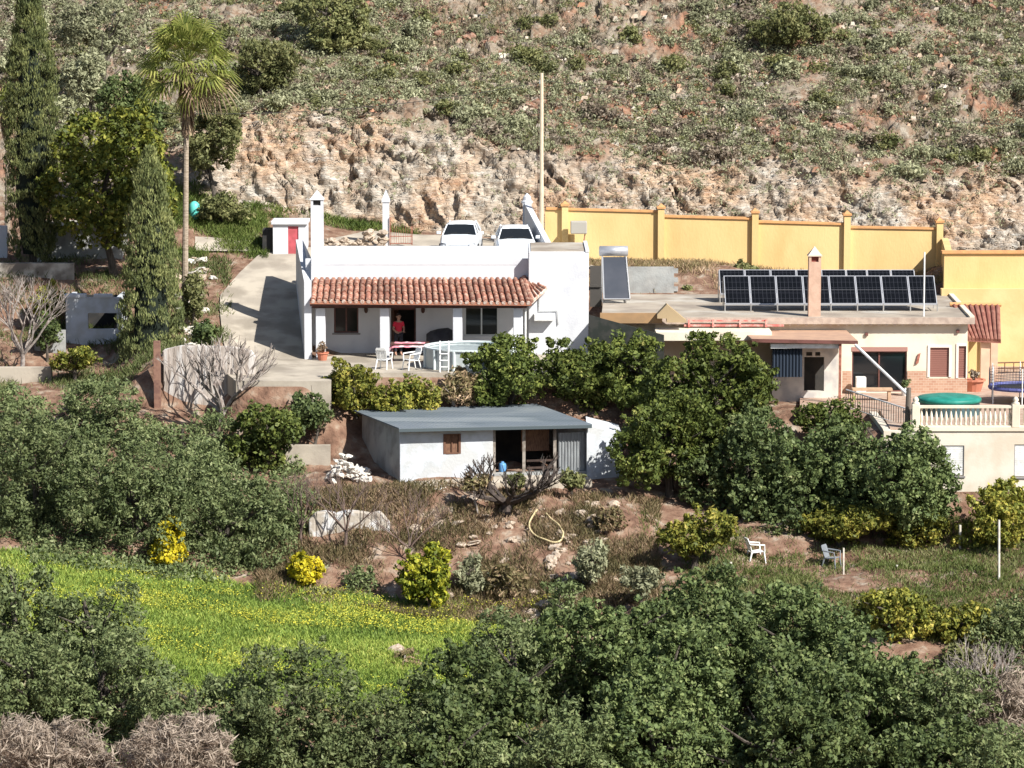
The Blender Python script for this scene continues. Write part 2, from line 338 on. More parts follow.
def grid_mesh(name, xs, ys, zfun, m, disp=None):
    X, Yg = np.meshgrid(xs, ys); sh = X.shape; x = X.ravel(); y = Yg.ravel()
    z = zfun(x, y); V = np.stack([x, y, z], 1)
    if disp is not None: V, att = disp(V)
    else: att = None
    ny, nx = sh; i = np.arange((ny-1)*(nx-1)); r = i//(nx-1); c = i % (nx-1); b = r*nx+c
    F = np.stack([b, b+1, b+nx+1, b+nx], 1).astype(np.int32)
    me = bpy.data.meshes.new(name); me.vertices.add(len(V)); me.vertices.foreach_set('co', V.astype(np.float32).ravel())
    me.loops.add(F.size); me.loops.foreach_set('vertex_index', F.ravel()); me.polygons.add(len(F)); me.polygons.foreach_set('loop_start', (np.arange(len(F))*4).astype(np.int32))
    me.materials.append(m); me.update(calc_edges=True)
    if att is not None:
        ca = me.color_attributes.new('kind_of_ground', 'FLOAT_COLOR', 'POINT')
        ca.data.foreach_set('color', np.concatenate([att, np.ones((len(V), 1))], 1).astype(np.float32).ravel())
    o = bpy.data.objects.new(name, me); C.objects.link(o); tag(o, kind='structure'); return o

def ground_material(name, cliff):
    m = bpy.data.materials.new(name); m.use_nodes = True; n = m.node_tree; p = n.nodes['Principled BSDF']; L = n.links.new
    p.inputs['Roughness'].default_value = .95; p.inputs['Specular IOR Level'].default_value = .15
    tc = n.nodes.new('ShaderNodeTexCoord')
    def noise(sc, det=8, st=(1, 1, 1), rot=(0, 0, 0), dist=0):
        mp = n.nodes.new('ShaderNodeMapping'); mp.inputs['Scale'].default_value = st; mp.inputs['Rotation'].default_value = rot; L(tc.outputs['Object'], mp.inputs[0])
        z = n.nodes.new('ShaderNodeTexNoise'); z.inputs['Scale'].default_value = sc; z.inputs['Detail'].default_value = det; z.inputs['Distortion'].default_value = dist; L(mp.outputs[0], z.inputs[0]); return z.outputs[0]
    def ramp(f, st):
        r = n.nodes.new('ShaderNodeValToRGB'); L(f, r.inputs[0]); e = r.color_ramp.elements
        e[0].position = st[0][0]; e[0].color = (*st[0][1], 1); e[1].position = st[-1][0]; e[1].color = (*st[-1][1], 1)
        for q, cc in st[1:-1]: x = e.new(q); x.color = (*cc, 1)
        return r.outputs[0]
    def mix(f, a, b):
        x = n.nodes.new('ShaderNodeMix'); x.data_type = 'RGBA'
        if isinstance(f, float): x.inputs[0].default_value = f
        else: L(f, x.inputs[0])
        L(a, x.inputs[6]); L(b, x.inputs[7]); return x.outputs[2]
    at = n.nodes.new('ShaderNodeAttribute'); at.attribute_name = 'kind_of_ground'
    se = n.nodes.new('ShaderNodeSeparateColor'); L(at.outputs['Color'], se.inputs[0])
    soil = ramp(noise(1.7, 10), [(.3, (.10, .058, .04)), (.44, (.18, .105, .072)), (.56, (.23, .15, .105)), (.66, (.30, .24, .185)), (.78, (.38, .34, .29))])
    hill = ramp(noise(1.3, 10, dist=.6), [(.3, (.12, .09, .065)), (.42, (.21, .13, .085)), (.5, (.215, .175, .13)), (.6, (.25, .215, .17)), (.75, (.34, .30, .24))])
    r1 = ramp(noise(.75, 12, (1, 1, 1.6), (0, .6, 0), 1.2), [(.28, (.17, .09, .05)), (.40, (.34, .17, .085)), (.48, (.40, .26, .15)), (.58, (.44, .33, .22)), (.68, (.46, .39, .30)), (.8, (.55, .52, .46))])
    r2 = ramp(noise(2.6, 12, (1, 1, .5), (0, .8, 0), 1.5), [(.3, (.13, .075, .05)), (.45, (.31, .21, .14)), (.6, (.42, .33, .24)), (.75, (.54, .50, .43))])
    rock = mix(.45, r1, r2)
    # greyer towards the lower right, more orange at left and along the upper edge
    grey = ramp(noise(.35, 3), [(.42, (0, 0, 0)), (.6, (1, 1, 1))])
    grock = ramp(noise(1.6, 12, (1, 1, .6), (0, .7, 0), 1), [(.3, (.17, .14, .11)), (.45, (.31, .28, .23)), (.6, (.40, .38, .33)), (.75, (.52, .51, .47))])
    rock = mix(grey, rock, grock)
    def vor(sc, feat, st, rot, out):
        mp = n.nodes.new('ShaderNodeMapping'); mp.inputs['Scale'].default_value = st; mp.inputs['Rotation'].default_value = rot; L(tc.outputs['Object'], mp.inputs[0])
        wn_ = n.nodes.new('ShaderNodeTexNoise'); wn_.inputs['Scale'].default_value = 2.0; L(mp.outputs[0], wn_.inputs[0])
        ad = n.nodes.new('ShaderNodeVectorMath'); ad.operation = 'MULTIPLY_ADD'; ad.inputs[1].default_value = (1.1, 1.1, 1.1); L(wn_.outputs['Color'], ad.inputs[0]); L(mp.outputs[0], ad.inputs[2])
        v = n.nodes.new('ShaderNodeTexVoronoi'); v.feature = feat; v.inputs['Scale'].default_value = sc; L(ad.outputs[0], v.inputs[0]); return v.outputs[out]
    cells = vor(2.0, 'F1', (.8, 1, 3.6), (0, .75, 0), 'Color')
    sx = n.nodes.new('ShaderNodeSeparateColor'); L(cells, sx.inputs[0])
    frag = ramp(sx.outputs[0], [(0, (.24, .135, .085)), (.25, (.42, .29, .20)), (.6, (.48, .37, .28)), (.85, (.50, .43, .36)), (1, (.54, .50, .46))])
    rock = mix(.36, rock, frag)
    hcell = vor(4.5, 'F1', (1, 1, 1.6), (0, .5, 0), 'Color'); hx = n.nodes.new('ShaderNodeSeparateColor'); L(hcell, hx.inputs[0])
    hfrag = ramp(hx.outputs[0], [(0, (.10, .075, .055)), (.35, (.19, .135, .095)), (.7, (.25, .205, .155)), (1, (.36, .33, .27))])
    hill = mix(.4, hill, hfrag)
    redp = ramp(noise(.28, 4), [(.5, (0, 0, 0)), (.6, (1, 1, 1))])
    redc = ramp(noise(3, 8), [(.35, (.10, .05, .035)), (.5, (.24, .11, .065)), (.7, (.34, .20, .13))])
    rm = n.nodes.new('ShaderNodeMath'); rm.operation = 'MULTIPLY'; rm.inputs[1].default_value = .8; L(redp, rm.inputs[0]); hill = mix(rm.outputs[0], hill, redc)
    grass = ramp(noise(2.2, 6), [(.3, (.07, .10, .025)), (.5, (.12, .16, .04)), (.7, (.20, .22, .06))])
    colr = mix(se.outputs[2], soil, hill)
    colr = mix(se.outputs[1], colr, grass)
    colr = mix(se.outputs[0], colr, rock)
    L(colr, p.inputs['Base Color'])
    b = n.nodes.new('ShaderNodeBump'); b.inputs['Strength'].default_value = .9; b.inputs['Distance'].default_value = .12
    ed = vor(2.0, 'DISTANCE_TO_EDGE', (.8, 1, 3.6), (0, .75, 0), 'Distance'); em = n.nodes.new('ShaderNodeMath'); em.operation = 'MINIMUM'; em.inputs[1].default_value = .12; L(ed, em.inputs[0]); ea = n.nodes.new('ShaderNodeMath'); ea.operation = 'MULTIPLY_ADD'; ea.inputs[1].default_value = 2.2; e2_ = n.nodes.new('ShaderNodeMath'); e2_.operation = 'MULTIPLY'; L(em.outputs[0], e2_.inputs[0]); L(se.outputs[0], e2_.inputs[1]); L(e2_.outputs[0], ea.inputs[0]); L(noise(5, 12, dist=.5), ea.inputs[2]); L(ea.outputs[0], b.inputs['Height']); L(b.outputs[0], p.inputs['Normal'])
    return m
GROUND = ground_material('hillside_ground', True)

def gzn(x, y):
    """height of the real, uneven ground surface"""
    x = np.atleast_1d(np.asarray(x, float)); y = np.atleast_1d(np.asarray(y, float))
    z = hz(x, y); px = PXof(x, y); mm = meadowmask(px, y); cm = cliffmask(x, y); fm = flatmask(px, y)
    low = (1-fm)*(1-cm)*(1-smooth(20, 23, y))*smooth(-60, -45, y)
    return z+low*(fbm(x*.6, y*.6, z*0, 4, 71)*(.28-.15*mm)+fbm(x*3.5, y*3.5, z*2, 2, 75)*.06*(1-mm))-.06*fm
def hit(px, py, y0, y1):
    """where the picture point (px, py) meets the ground, between depths y0 and y1"""
    ys_ = np.arange(y0, y1, .04); x_ = np.array([W(px, py, q).x for q in ys_]); zr_ = np.array([W(px, py, q).z for q in ys_])
    g = gzn(x_, ys_); k = np.nonzero(g >= zr_)[0]; k = k[0] if len(k) else len(ys_)-1
    return Vector((x_[k], ys_[k], g[k]))
def disp(V):
    x, y, z = V.T; px = PXof(x, y)
    cm = cliffmask(x, y); fm = flatmask(px, y)
    wx = fbm(x*.8, y*.8, z*.8, 3, 41)*.8; wz = fbm(x*.8, y*.8, z*.8, 3, 44)*.6
    u = (x+wx)*.72-(z+wz)*.69; v = (z+wz)*.72+(x+wx)*.69          # tilted bedding of the rock
    f1, f2, cid, t1 = worley(u*.75, y*.7, v*1.7, 3)
    g1, g2, cid2, t2 = worley(u*2.2, y*1.6, v*5.2, 8)
    big = fbm(x*.33, y*.3, z*.4, 3, 31)
    j1, j2, cid3, t5 = worley(u*5, y*4, v*9, 18)
    d = cm*(big*.75+(cid-.5)*.26+t1*.42+(cid2-.5)*.14+t2*.26+(cid3-.5)*.09+t5*.12-.09*np.exp(-((f2-f1)/.05)**2))
    hill = smooth(22, 24, y)*(1-cm)
    h1, h2, c3, t3 = worley((x+z*.5)*.9, y*.9, (z-x*.3)*1.6, 77)
    k1, k2, c4, t4 = worley(x*3.1+z, y*3.1, z*3.1, 79)
    patch = smooth(.1, .35, fbm(x*.22+z*.1, y*.22, z*.2, 3, 51))
    d2 = hill*(fbm(x*.28, y*.28, z*.1, 4, 61)*.8+patch*((c3-.4)*.35+t3*.7)+(.35+.65*patch)*((c4-.5)*.12+t4*.28)+fbm(x*3, y*3, z*3, 2, 15)*.06)
    low = (1-fm)*(1-cm)*(1-smooth(20, 23, y))*smooth(-60, -45, y)
    mm = meadowmask(px, y)
    d3 = low*(fbm(x*.6, y*.6, z*0, 4, 71)*(.28-.15*mm)+fbm(x*3.5, y*3.5, z*2, 2, 75)*.06*(1-mm))
    V = V.copy(); V[:, 1] -= d*.85+d2*.3; V[:, 2] += d*.35+d2*.9+d3
    V[:, 2] -= .06*fm
    red = smooth(18.5, 20.5, y)
    return V, np.stack([cm, mm, np.maximum(red, 0)], 1)
ys = np.concatenate([np.arange(-152, -52, 4), np.arange(-50, -26, .35), np.arange(-26, -8, .2), np.arange(-8, 18.6, .3), np.arange(18.6, 24.5, .06), np.arange(24.5, 40, .17), np.arange(40, 112, 3)])
xs = np.concatenate([np.arange(-120, -30, 6), np.arange(-28.5, 28.5, .105), np.arange(30, 121, 6)])
terrain = grid_mesh('terrain', xs, ys, hz, GROUND, disp)

def strip(name, Ys, L_, R_, dz, m, n=24, thick=0.0):
    """a paved sheet following the ground: L_(Y), R_(Y) give its left/right picture columns"""
    mb = MB(); nx = n
    rows = []
    for Y in Ys:
        xa, xb = XP(L_(Y), Y, 1), XP(R_(Y), Y, 1)
        r = [xa+(xb-xa)*k/nx for k in range(nx+1)]; z = hz(r, [Y]*len(r)); rows.append([(a, Y, b+dz) for a, b in zip(r, z)])
    for r in rows: mb.v += r
    for j in range(len(rows)-1):
        for k in range(nx):
            b = j*(nx+1)+k; mb.f.append((b, b+1, b+nx+2, b+nx+1))
    return tag(mb.build(name, m), kind='structure')
ip = lambda xs_, ys_: (lambda Y: float(np.interp(Y, xs_, ys_)))
strip('driveway', np.arange(-.5, 14.6, .5), ip([-.5, 3, 6, 8, 11, 14.5], [226, 222, 220, 221, 240, 268]), ip([-.5, 14.5], [312, 316]), .03, CONC)
strip('upper_road', np.arange(12, 18.8, .4), ip([12, 14.5, 16, 18.7], [330, 316, 330, 372]), ip([12, 16, 18.7], [600, 562, 548]), .035, CONC, 40)
strip('footpath', np.arange(13.9, 15.3, .35), ip([13, 15.5], [196, 196]), ip([13, 15.5], [282, 282]), .04, CONC)
# terrace paving in front of the white house
mb = MB(); t0 = W(232, 380, -7.6); 
mb.slab([(XP(236, -7.7, 1), -7.7, 1.06), (XP(331, -7.7, 1), -7.7, 1.06), (XP(333, -4.9, 1), -4.9, 1.06), (XP(600, -4.9, 1), -4.9, 1.06), (XP(600, 2.4, 1), 2.4, 1.06), (XP(226, 2.4, 1), 2.4, 1.06), (XP(226, -4.9, 1), -4.9, 1.06)], 1.5)
tag(mb.build('terrace', CONC), kind='structure')
# terrace of the cream house
mb = MB(); mb.slab([(XP(890, -13.7, 0), -13.7, 0), (26, -13.7, 0), (26, 6.6, 0), (XP(905, 6.6, 0), 6.6, 0), (XP(905, -3, 0), -3, 0), (XP(800, -3, 0), -3, 0), (XP(800, -8, 0), -8, 0), (XP(880, -8.5, 0), -8.5, 0)], .4)
tag(mb.build('terrace', mat('terrace_tile', (.36, .24, .18), (.42, .32, .25), 2, .8, .1)), kind='structure')

# ============================================================ BUILDING HELPERS
def wall_holes(mb, x0, x1, z0, z1, y0, y1, holes):
    """a wall with rectangular openings (x0,x1,z0,z1)"""
    xsb = sorted({x0, x1} | {h[0] for h in holes} | {h[1] for h in holes})
    for a, b in zip(xsb[:-1], xsb[1:]):
        hs = sorted([(h[2], h[3]) for h in holes if h[0] <= a+1e-6 and h[1] >= b-1e-6]); z = z0
        for (ha, hb) in hs:
            if ha > z+1e-6: mb.box(a, b, y0, y1, z, ha)
            z = hb
        if z < z1-1e-6: mb.box(a, b, y0, y1, z, z1)
def rot2(p, c, a):
    return (c[0]+(p[0]-c[0])*math.cos(a)-(p[1]-c[1])*math.sin(a), c[1]+(p[0]-c[0])*math.sin(a)+(p[1]-c[1])*math.cos(a))
def window_unit(parent, x0, x1, z0, z1, y, fr, name='window', curtain=True, split=2, sill=None):
    f = MB(); t = .06
    f.box(x0, x0+t, y, y+.07, z0, z1); f.box(x1-t, x1, y, y+.07, z0, z1); f.box(x0+t, x1-t, y, y+.07, z0, z0+t); f.box(x0+t, x1-t, y, y+.07, z1-t, z1)
    for k in range(1, split):
        xm = x0+(x1-x0)*k/split; f.box(xm-.03, xm+.03, y-.005, y+.065, z0+t, z1-t)
    w_ = f.build(name, fr, parent)
    MB().box(x0+t, x1-t, y+.03, y+.045, z0+t, z1-t).build('pane', GLASS, w_)
    if curtain: MB().box(x1-.35*(x1-x0), x1-t-.01, y+.05, y+.058, z0+t, z1-t).build('curtain', mat('beige_curtain', (.42, .36, .28), rough=.9), w_)
    if sill: MB().box(x0-.08, x1+.08, y-.14, y-.002, z0-.07, z0-.002).build('sill', sill, w_)
    return w_
def barrel_tiles(mb, a, b, c, d, ncol, nrow, r=.085, seg=5):
    """rows of half-round tiles on the plane a(top left) b(top right) c(bottom right) d(bottom left)"""
    a, b, c, d = map(Vector, (a, b, c, d)); nrm = (b-a).cross(d-a).normalized()
    if nrm.z < 0: nrm = -nrm
    for i in range(ncol):
        u = (i+.5)/ncol; t = a.lerp(b, u); e = d.lerp(c, u); ax = (b-a).lerp(c-d, .5).normalized()
        for j in range(nrow):
            p = t.lerp(e, max(0, (j-.12)/nrow)); q = t.lerp(e, (j+1)/nrow); jt = random.uniform(-.012, .012)
            base = len(mb.v)
            for (pt, rr, lift) in ((p, r*.86, -.005), (q, r*1.04, .035)):
                for k in range(seg+1):
                    an = math.pi*k/seg
                    mb.v.append(tuple(pt+ax*(math.cos(an)*rr+jt)+nrm*(math.sin(an)*rr*.95+lift)))
            for k in range(seg): mb.f.append((base+k, base+k+1, base+seg+2+k, base+seg+1+k))
            mb.f.append(tuple(base+seg+1+k for k in range(seg+1)))

# ============================================================ WHITE HOUSE
Z0 = 1.06; YW = 2.2
white_house = thing('white_house', 'white flat roofed house with a red tiled porch and white plastered columns', 'house', (XP(420, YW), YW, Z0))
zt = ZP(259, YW); xl = XP(306, YW, 3); xr = XP(531, YW, 3)
win1 = (XP(334, YW, 2), XP(358.5, YW, 2), ZP(333, YW), ZP(305.5, YW))
door1 = (XP(391, YW, 2), XP(416, YW, 2), Z0, ZP(308, YW))
win2 = (XP(464.5, YW, 2), XP(498.5, YW, 2), ZP(336, YW), ZP(307, YW))
m = MB(); wall_holes(m, xl, xr, Z0, zt-.25, YW, YW+.28, [win1, door1, win2])
m.build('front_wall', WHITE, white_house)
# left wall runs back, slightly splayed; top is at the parapet
m = MB(); a0 = (XP(304.5, -.1, 2), -.1); a1 = (XP(296, 9.2, 4), 9.2)
m.prism([a0, (a0[0]+.3, a0[1]), (XP(312, YW, 2), YW-.003), (a1[0]+.3, a1[1]), a1], Z0-.4, [ZP(281, 0), ZP(281, 0), zt+.02, zt+.25, zt+.25])
m.build('left_wall', WHITE, white_house)
m = MB(); m.box(xl+.3, xr, 9.2, 9.45, Z0, zt-.1); m.build('rear_wall', WHITE, white_house)
MB().box(xl+.02, xr, YW+.29, 9.18, zt-.95, zt-.75).build('roof', ROOFGREY, white_house)
m = MB(); m.box(xl-.01, xr-.02, YW-.012, YW+.3, zt-.25+.002, zt); m.build('parapet', WHITE, white_house)
zb = ZP(246.5, 8.4)
m = MB(); m.box(XP(321, 8.4, 5), XP(503, 8.4, 5), 8.4, 8.7, zt-.8, zb); 
xq = XP(503, 8.4, 5)
m.add([(xq, 8.4, zt-.3), (xq+1.1, 8.4, zt-.3), (xq, 8.4, zb), (xq, 8.7, zt-.3), (xq+1.1, 8.7, zt-.3), (xq, 8.7, zb)], [(0, 1, 2), (3, 5, 4), (1, 4, 5, 2), (0, 3, 4, 1)])
m.build('rear_parapet', WHITE, white_house)
# side block at the right
m = MB(); xa, xb = XP(528.5, 2.0, 4), XP(588.5, 2.0, 4); zs = ZP(251.5, 1.6)
m.box(xa, xb, 1.6, 6.4, Z0-1.2, zs-.02)
m.build('side_block', WHITE, white_house, bevel=.03)
m = MB(); m.box(xa+.1, xb-.12, 1.8, 6.2, zs-.0195, zs+.004); m.build('block_roof', ROOFGREY, white_house)
m = MB(); m.box(xb-.14, xb+.02, 1.58, 6.42, zs-.019, zs+.06); m.build('roof_kerb', WHITE, white_house)
# columns
for px in (320.5, 384.5, 457.5, 518):
    x = XP(px, 0, 2); zc_ = ZP(308, 0)
    MB().box(x-.2, x+.2, 0, .4, Z0, zc_).build('column', WHITE, white_house, bevel=.03)
m = MB(); m.box(XP(312, 0, 3), XP(527, 0, 3), -.06, .42, ZP(308, 0)+.002, ZP(305, 0)+.02); m.build('porch_beam', DARKWOOD, white_house)
# porch roof
tz = ZP(278.5, YW-.06); ez = ZP(301.5, -.42)
A = (XP(313, YW, 4), YW-.06, tz); B = (XP(524, YW, 4), YW-.06, tz); Cc = (XP(531.5, -.42, 3), -.42, ez-.03); D = (XP(310, -.42, 3), -.42, ez+.04)
m = MB(); m.slab([Vector(p)-Vector((0, 0, .03)) for p in (A, B, Cc, D)], .12); m.build('porch_roof', mat('channel_tile', (.36, .15, .09), (.28, .12, .08), 6, .85, .2), white_house)
tl = MB(); barrel_tiles(tl, A, B, Cc, D, 36, 3, .1)
tl_o = tl.build('roof_tiles', TILE, white_house)
# hip end of the porch roof
E = (XP(547, 1.55, 3.9), 1.5, ZP(288, 1.5)); 
m = MB(); m.slab([B, E, Cc], .1); m.build('hip_slope', TILE_END, white_house)
m = MB(); barrel_tiles(m, Vector(B)+Vector((0, 0, .03)), Vector(B)+Vector((.1, 0, .03)), Vector(E)+Vector((.02, 0, .04)), Vector(Cc)+Vector((0, 0, .03)), 5, 3, .07)
m.build('hip_tiles', TILE, white_house)
m = MB(); m.tube([Vector(B)+Vector((0, 0, .06)), Vector(Cc)+Vector((0, 0, .05))], .1, 8); m.build('ridge_tiles', TILE, white_house)
# scalloped eave: tile mouths filled with mortar
m = MB()
for i in range(36):
    u = (i+.5)/36; p = Vector(D).lerp(Vector(Cc), u)
    m.tube([p+Vector((0, .02, -.02)), p+Vector((0, -.03, -.035))], .085, 8)
m.build('eave_mortar', TILE_END, white_house)
MB().box(D[0], Cc[0]+.02, -.36, -.28, ez-.2, ez-.115).build('eave_board', DARKWOOD, white_house)
MB().box(XP(312, .1), XP(527, .1), .45, YW-.004, ZP(307, 0)-.02, ZP(307, 0)+.06).build('porch_ceiling', WHITE, white_house)
window_unit(white_house, *win1, YW+.1, BROWNFRAME, sill=mat('grey_sill', (.22, .21, .21), rough=.7))
window_unit(white_house, *win2, YW+.1, CHROME, sill=WHITE)
d = MB(); d.box(door1[0], door1[0]+.07, YW+.08, YW+.16, Z0, door1[3]); d.box(door1[1]-.07, door1[1], YW+.08, YW+.16, Z0, door1[3]); d.box(door1[0]+.07, door1[1]-.07, YW+.08, YW+.16, door1[3]-.09, door1[3])
dd = d.build('door', DARKWOOD, white_house)
m = MB(); m.add([(door1[0]+.07, YW+.16, Z0), (door1[0]+.25, YW+.85, Z0), (door1[0]+.25, YW+.85, door1[3]-.1), (door1[0]+.07, YW+.16, door1[3]-.1), (door1[0]+.11, YW+.16, Z0), (door1[0]+.29, YW+.83, Z0), (door1[0]+.29, YW+.83, door1[3]-.1), (door1[0]+.11, YW+.16, door1[3]-.1)], [(0, 3, 2, 1), (4, 5, 6, 7), (0, 1, 5, 4), (1, 2, 6, 5), (2, 3, 7, 6), (3, 0, 4, 7)])
m.build('door_leaf', mat('brown_door', (.11, .05, .03), rough=.5), dd)
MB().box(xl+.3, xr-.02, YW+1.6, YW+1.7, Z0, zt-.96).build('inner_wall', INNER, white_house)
# lanterns on the wall
for px in (366, 423):
    x = XP(px, YW-.15, 3); z = ZP(309, YW)
    l = MB(); l.tube([(x, YW-.003, z+.12), (x, YW-.16, z+.14), (x, YW-.16, z+.06)], .015, 6); l.lathe((x, YW-.16, z-.16), [(.03, 0), (.07, .04), (.09, .18), (.05, .23), (.01, .26)], 6)
    l.build('lantern', DARKWOOD, white_house)
# chimney
def chimney(parent, px, py0, pyb, Y, w_, mt, capm, louvre):
    x = XP(px, Y, 5); y = Y; z0 = ZP(pyb, Y); z1 = ZP(py0, Y); h = w_/2; capz = z1-.36
    m = MB(); m.box(x-h, x+h, y-h, y+h, z0, capz-.28)
    for sx in (-1, 1):
        for sy in (-1, 1): m.box(x+sx*h-(.1 if sx > 0 else 0), x+sx*h+(0 if sx > 0 else .1), y+sy*h-(.1 if sy > 0 else 0), y+sy*h+(0 if sy > 0 else .1), capz-.28+.001, capz-.05)
    ch = m.build('chimney', mt, parent)
    MB().box(x-h+.105, x+h-.105, y-h+.105, y+h-.105, capz-.279, capz-.052).build('flue_opening', louvre, ch)
    m = MB(); m.box(x-h-.04, x+h+.04, y-h-.04, y+h+.04, capz-.049, capz); m.pyramid(x-h-.02, x+h+.02, y-h-.02, y+h+.02, capz+.001, z1); m.build('chimney_cap', capm, ch)
    return ch
chimney(white_house, 317.5, 190, 258, 2.9, .52, WHITE, WHITE, INNER)
# pipe on the side block, AC unit is a part too
x = XP(539, 1.5, 3)
m = MB(); m.tube([(x, 1.55, ZP(288, 1.5)), (x, 1.55, ZP(311, 1.5)), (XP(557, 1.5), 1.55, ZP(311, 1.5)), (XP(558, 1.5), 1.55, ZP(325, 1.5))], .022, 6); m.build('water_pipe', GREYCONC, white_house)
m = MB(); m.box(XP(534, 1.2), XP(554, 1.2), 1.15, 1.59, ZP(321, 1.2), ZP(314, 1.2)); m.build('meter_box', WHITEMETAL, white_house, bevel=.03)
m = MB(); m.tube([(XP(525.5, .3), .43, Z0), (XP(525.5, .3), .43, ZP(306, .3))], .04, 8); m.build('downpipe', WHITEMETAL, white_house)

# ------------------------------------------------------------ stair wall and gate pillar behind the house
def tagb(mb, name, m_, label, cat, group=None, kind=None, **k):
    xs_ = [v[0] for v in mb.v]; ys_ = [v[1] for v in mb.v]; zs_ = [v[2] for v in mb.v]
    o = mb.build(name, m_, None, ((min(xs_)+max(xs_))/2, (min(ys_)+max(ys_))/2, min(zs_)), **k)
    return tag(o, label, cat, group, kind)
sw = thing('boundary_wall', 'white stepped wall with a pointed end pillar sloping down beside the parked cars', 'wall', (XP(530, 14, 5), 14, 4.2))
xa1, ya1 = XP(527, 16.5, 6), 16.5; xb1, yb1 = XP(550, 10.2, 5), 10.2
n_ = Vector((yb1-ya1, -(xb1-xa1), 0)).normalized()*-.13
m = MB(); m.prism([(xa1-n_.x, ya1-n_.y), (xb1-n_.x, yb1-n_.y), (xb1+n_.x, yb1+n_.y), (xa1+n_.x, ya1+n_.y)], 3.0, [ZP(203, 16.5), ZP(246, 10.2), ZP(246, 10.2), ZP(203, 16.5)])
m.build('sloping_wall', WHITE, sw)
m = MB(); zc_ = ZP(203, 16.7); m.box(xa1-.2, xa1+.2, 16.45, 16.85, 3.5, zc_); m.lathe((xa1, 16.65, zc_), [(.27, 0), (.27, .08), (.2, .14), (.17, .3), (.06, .42), (.02, .46)], 10); m.build('end_pillar', WHITE, sw)
m = MB(); x = xb1; m.box(x-.2, x+.2, 9.7, 10.1, 3.0, ZP(244, 10)); m.build('low_pillar', WHITE, sw)
gp = thing('gate_pillar', 'slim white pillar with a pointed cap at the left of the red gate', 'pillar', (XP(386, 15, 5), 15, 4.3))
m = MB(); x = XP(386, 15, 5); m.box(x-.15, x+.15, 14.85, 15.15, 4.0, ZP(202, 15)); m.build('shaft', WHITE, gp)
m = MB(); m.box(x-.19, x+.19, 14.81, 15.19, ZP(202, 15)+.001, ZP(200, 15)); m.pyramid(x-.19, x+.19, 14.81, 15.19, ZP(200, 15)+.001, ZP(189.5, 15)); m.build('cap', WHITE, gp)
gt = thing('driveway_gate', 'open rusty red iron gate of thin bars beside the slim white pillar', 'gate', (XP(400, 14.8, 5), 14.8, 4.4))
m = MB(); x0, x1 = XP(389.5, 14.8, 5), XP(412.5, 14.8, 5); g0, g1 = ZP(245, 14.8), ZP(224, 14.8)
for zz in (g0+.05, (g0+g1)/2-.1): m.box(x0, x1, 14.78, 14.82, zz, zz+.04)
m.box(x0, x0+.05, 14.77, 14.83, g0, g1+.3); m.box(x1-.05, x1, 14.77, 14.83, g0, g1-.1)
m.build('gate_frame', RUST, gt)
m = MB()
for k in range(1, 10): xx = x0+(x1-x0)*k/10; m.tube([(xx, 14.8, g0+.06), (xx, 14.8, g1-.15+.1*math.sin(k))], .009, 5)
m.build('gate_bars', RUST, gt)

# ------------------------------------------------------------ outhouse
oh = thing('outhouse', 'small white outhouse with a red door and an overhanging flat roof', 'shed', (XP(288, 14), 14, 4.2))
x0, x1 = XP(273, 13.5, 5), XP(306.5, 13.5, 5); y0 = 13.5; zo1 = ZP(224.5, y0); zo0 = ZP(256, y0)
dx0, dx1 = XP(288, y0, 5), XP(298.5, y0, 5)
m = MB(); wall_holes(m, x0, x1, zo0-.4, zo1, y0, y0+.15, [(dx0, dx1, zo0-.3, zo1-.08)]); m.box(x0, x0+.15, y0+.151, y0+1.7, zo0-.4, zo1); m.box(x1-.15, x1, y0+.151, y0+1.7, zo0-.4, zo1); m.box(x0+.151, x1-.151, y0+1.55, y0+1.7, zo0-.4, zo1)
m.build('wall', WHITE, oh)
MB().box(x0-.08, x1+.06, y0-.12, y0+1.8, zo1+.002, zo1+.16).build('roof', WHITE, oh, bevel=.02)
dr = MB().box(dx0, dx1, y0+.05, y0+.1, zo0-.3, zo1-.081).build('door', REDPAINT, oh)
MB().box(dx1-.1, dx1-.05, y0+.02, y0+.049, (zo0+zo1)/2-.05, (zo0+zo1)/2+.03).build('handle', CHROME, dr)
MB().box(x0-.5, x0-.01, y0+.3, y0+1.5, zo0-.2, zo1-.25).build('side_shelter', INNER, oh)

# ------------------------------------------------------------ SHED in the middle
FL = Vector((*W(400, 427, -12).xy, 0)); FR = Vector((*W(588, 424, -10.5).xy, 0)); BL = Vector((*W(362, 411, -7.5).xy, 0)); BR = Vector((*W(538, 405, -6.3).xy, 0))
zFL, zFR, zBL, zBR = ZP(428, -12), ZP(425.5, -10.5), ZP(412.5, -7.5), ZP(406.5, -6.3)
zg = ZP(481, -12)
shed = thing('shed', 'low whitewashed shed with a grey metal lean-to roof and a dark open bay', 'shed', (FL.x, FL.y, zg))
fd = (FR-FL); fn = Vector((-fd.y, fd.x, 0)).normalized()  # into the shed
def onfront(px):  # point of the front wall seen at column px
    lo, hi = 0, 1
    for _ in range(40):
        t = (lo+hi)/2; p = FL.lerp(FR, t)
        if PXof(p.x, p.y) < px: lo = t
        else: hi = t
    return t
def zfront(t): return zFL+(zFR-zFL)*t-.05
def fpanel(mb, t0, t1, za, zb_, dpt=.22, off=0.0):
    p, q = FL.lerp(FR, t0)+fn*off, FL.lerp(FR, t1)+fn*off
    z1a = zfront(t0) if zb_ is None else zb_; z1b = zfront(t1) if zb_ is None else zb_
    mb.prism([(p.x, p.y), (q.x, q.y), ((q+fn*dpt).x, (q+fn*dpt).y), ((p+fn*dpt).x, (p+fn*dpt).y)], za, [z1a, z1b, z1b, z1a])
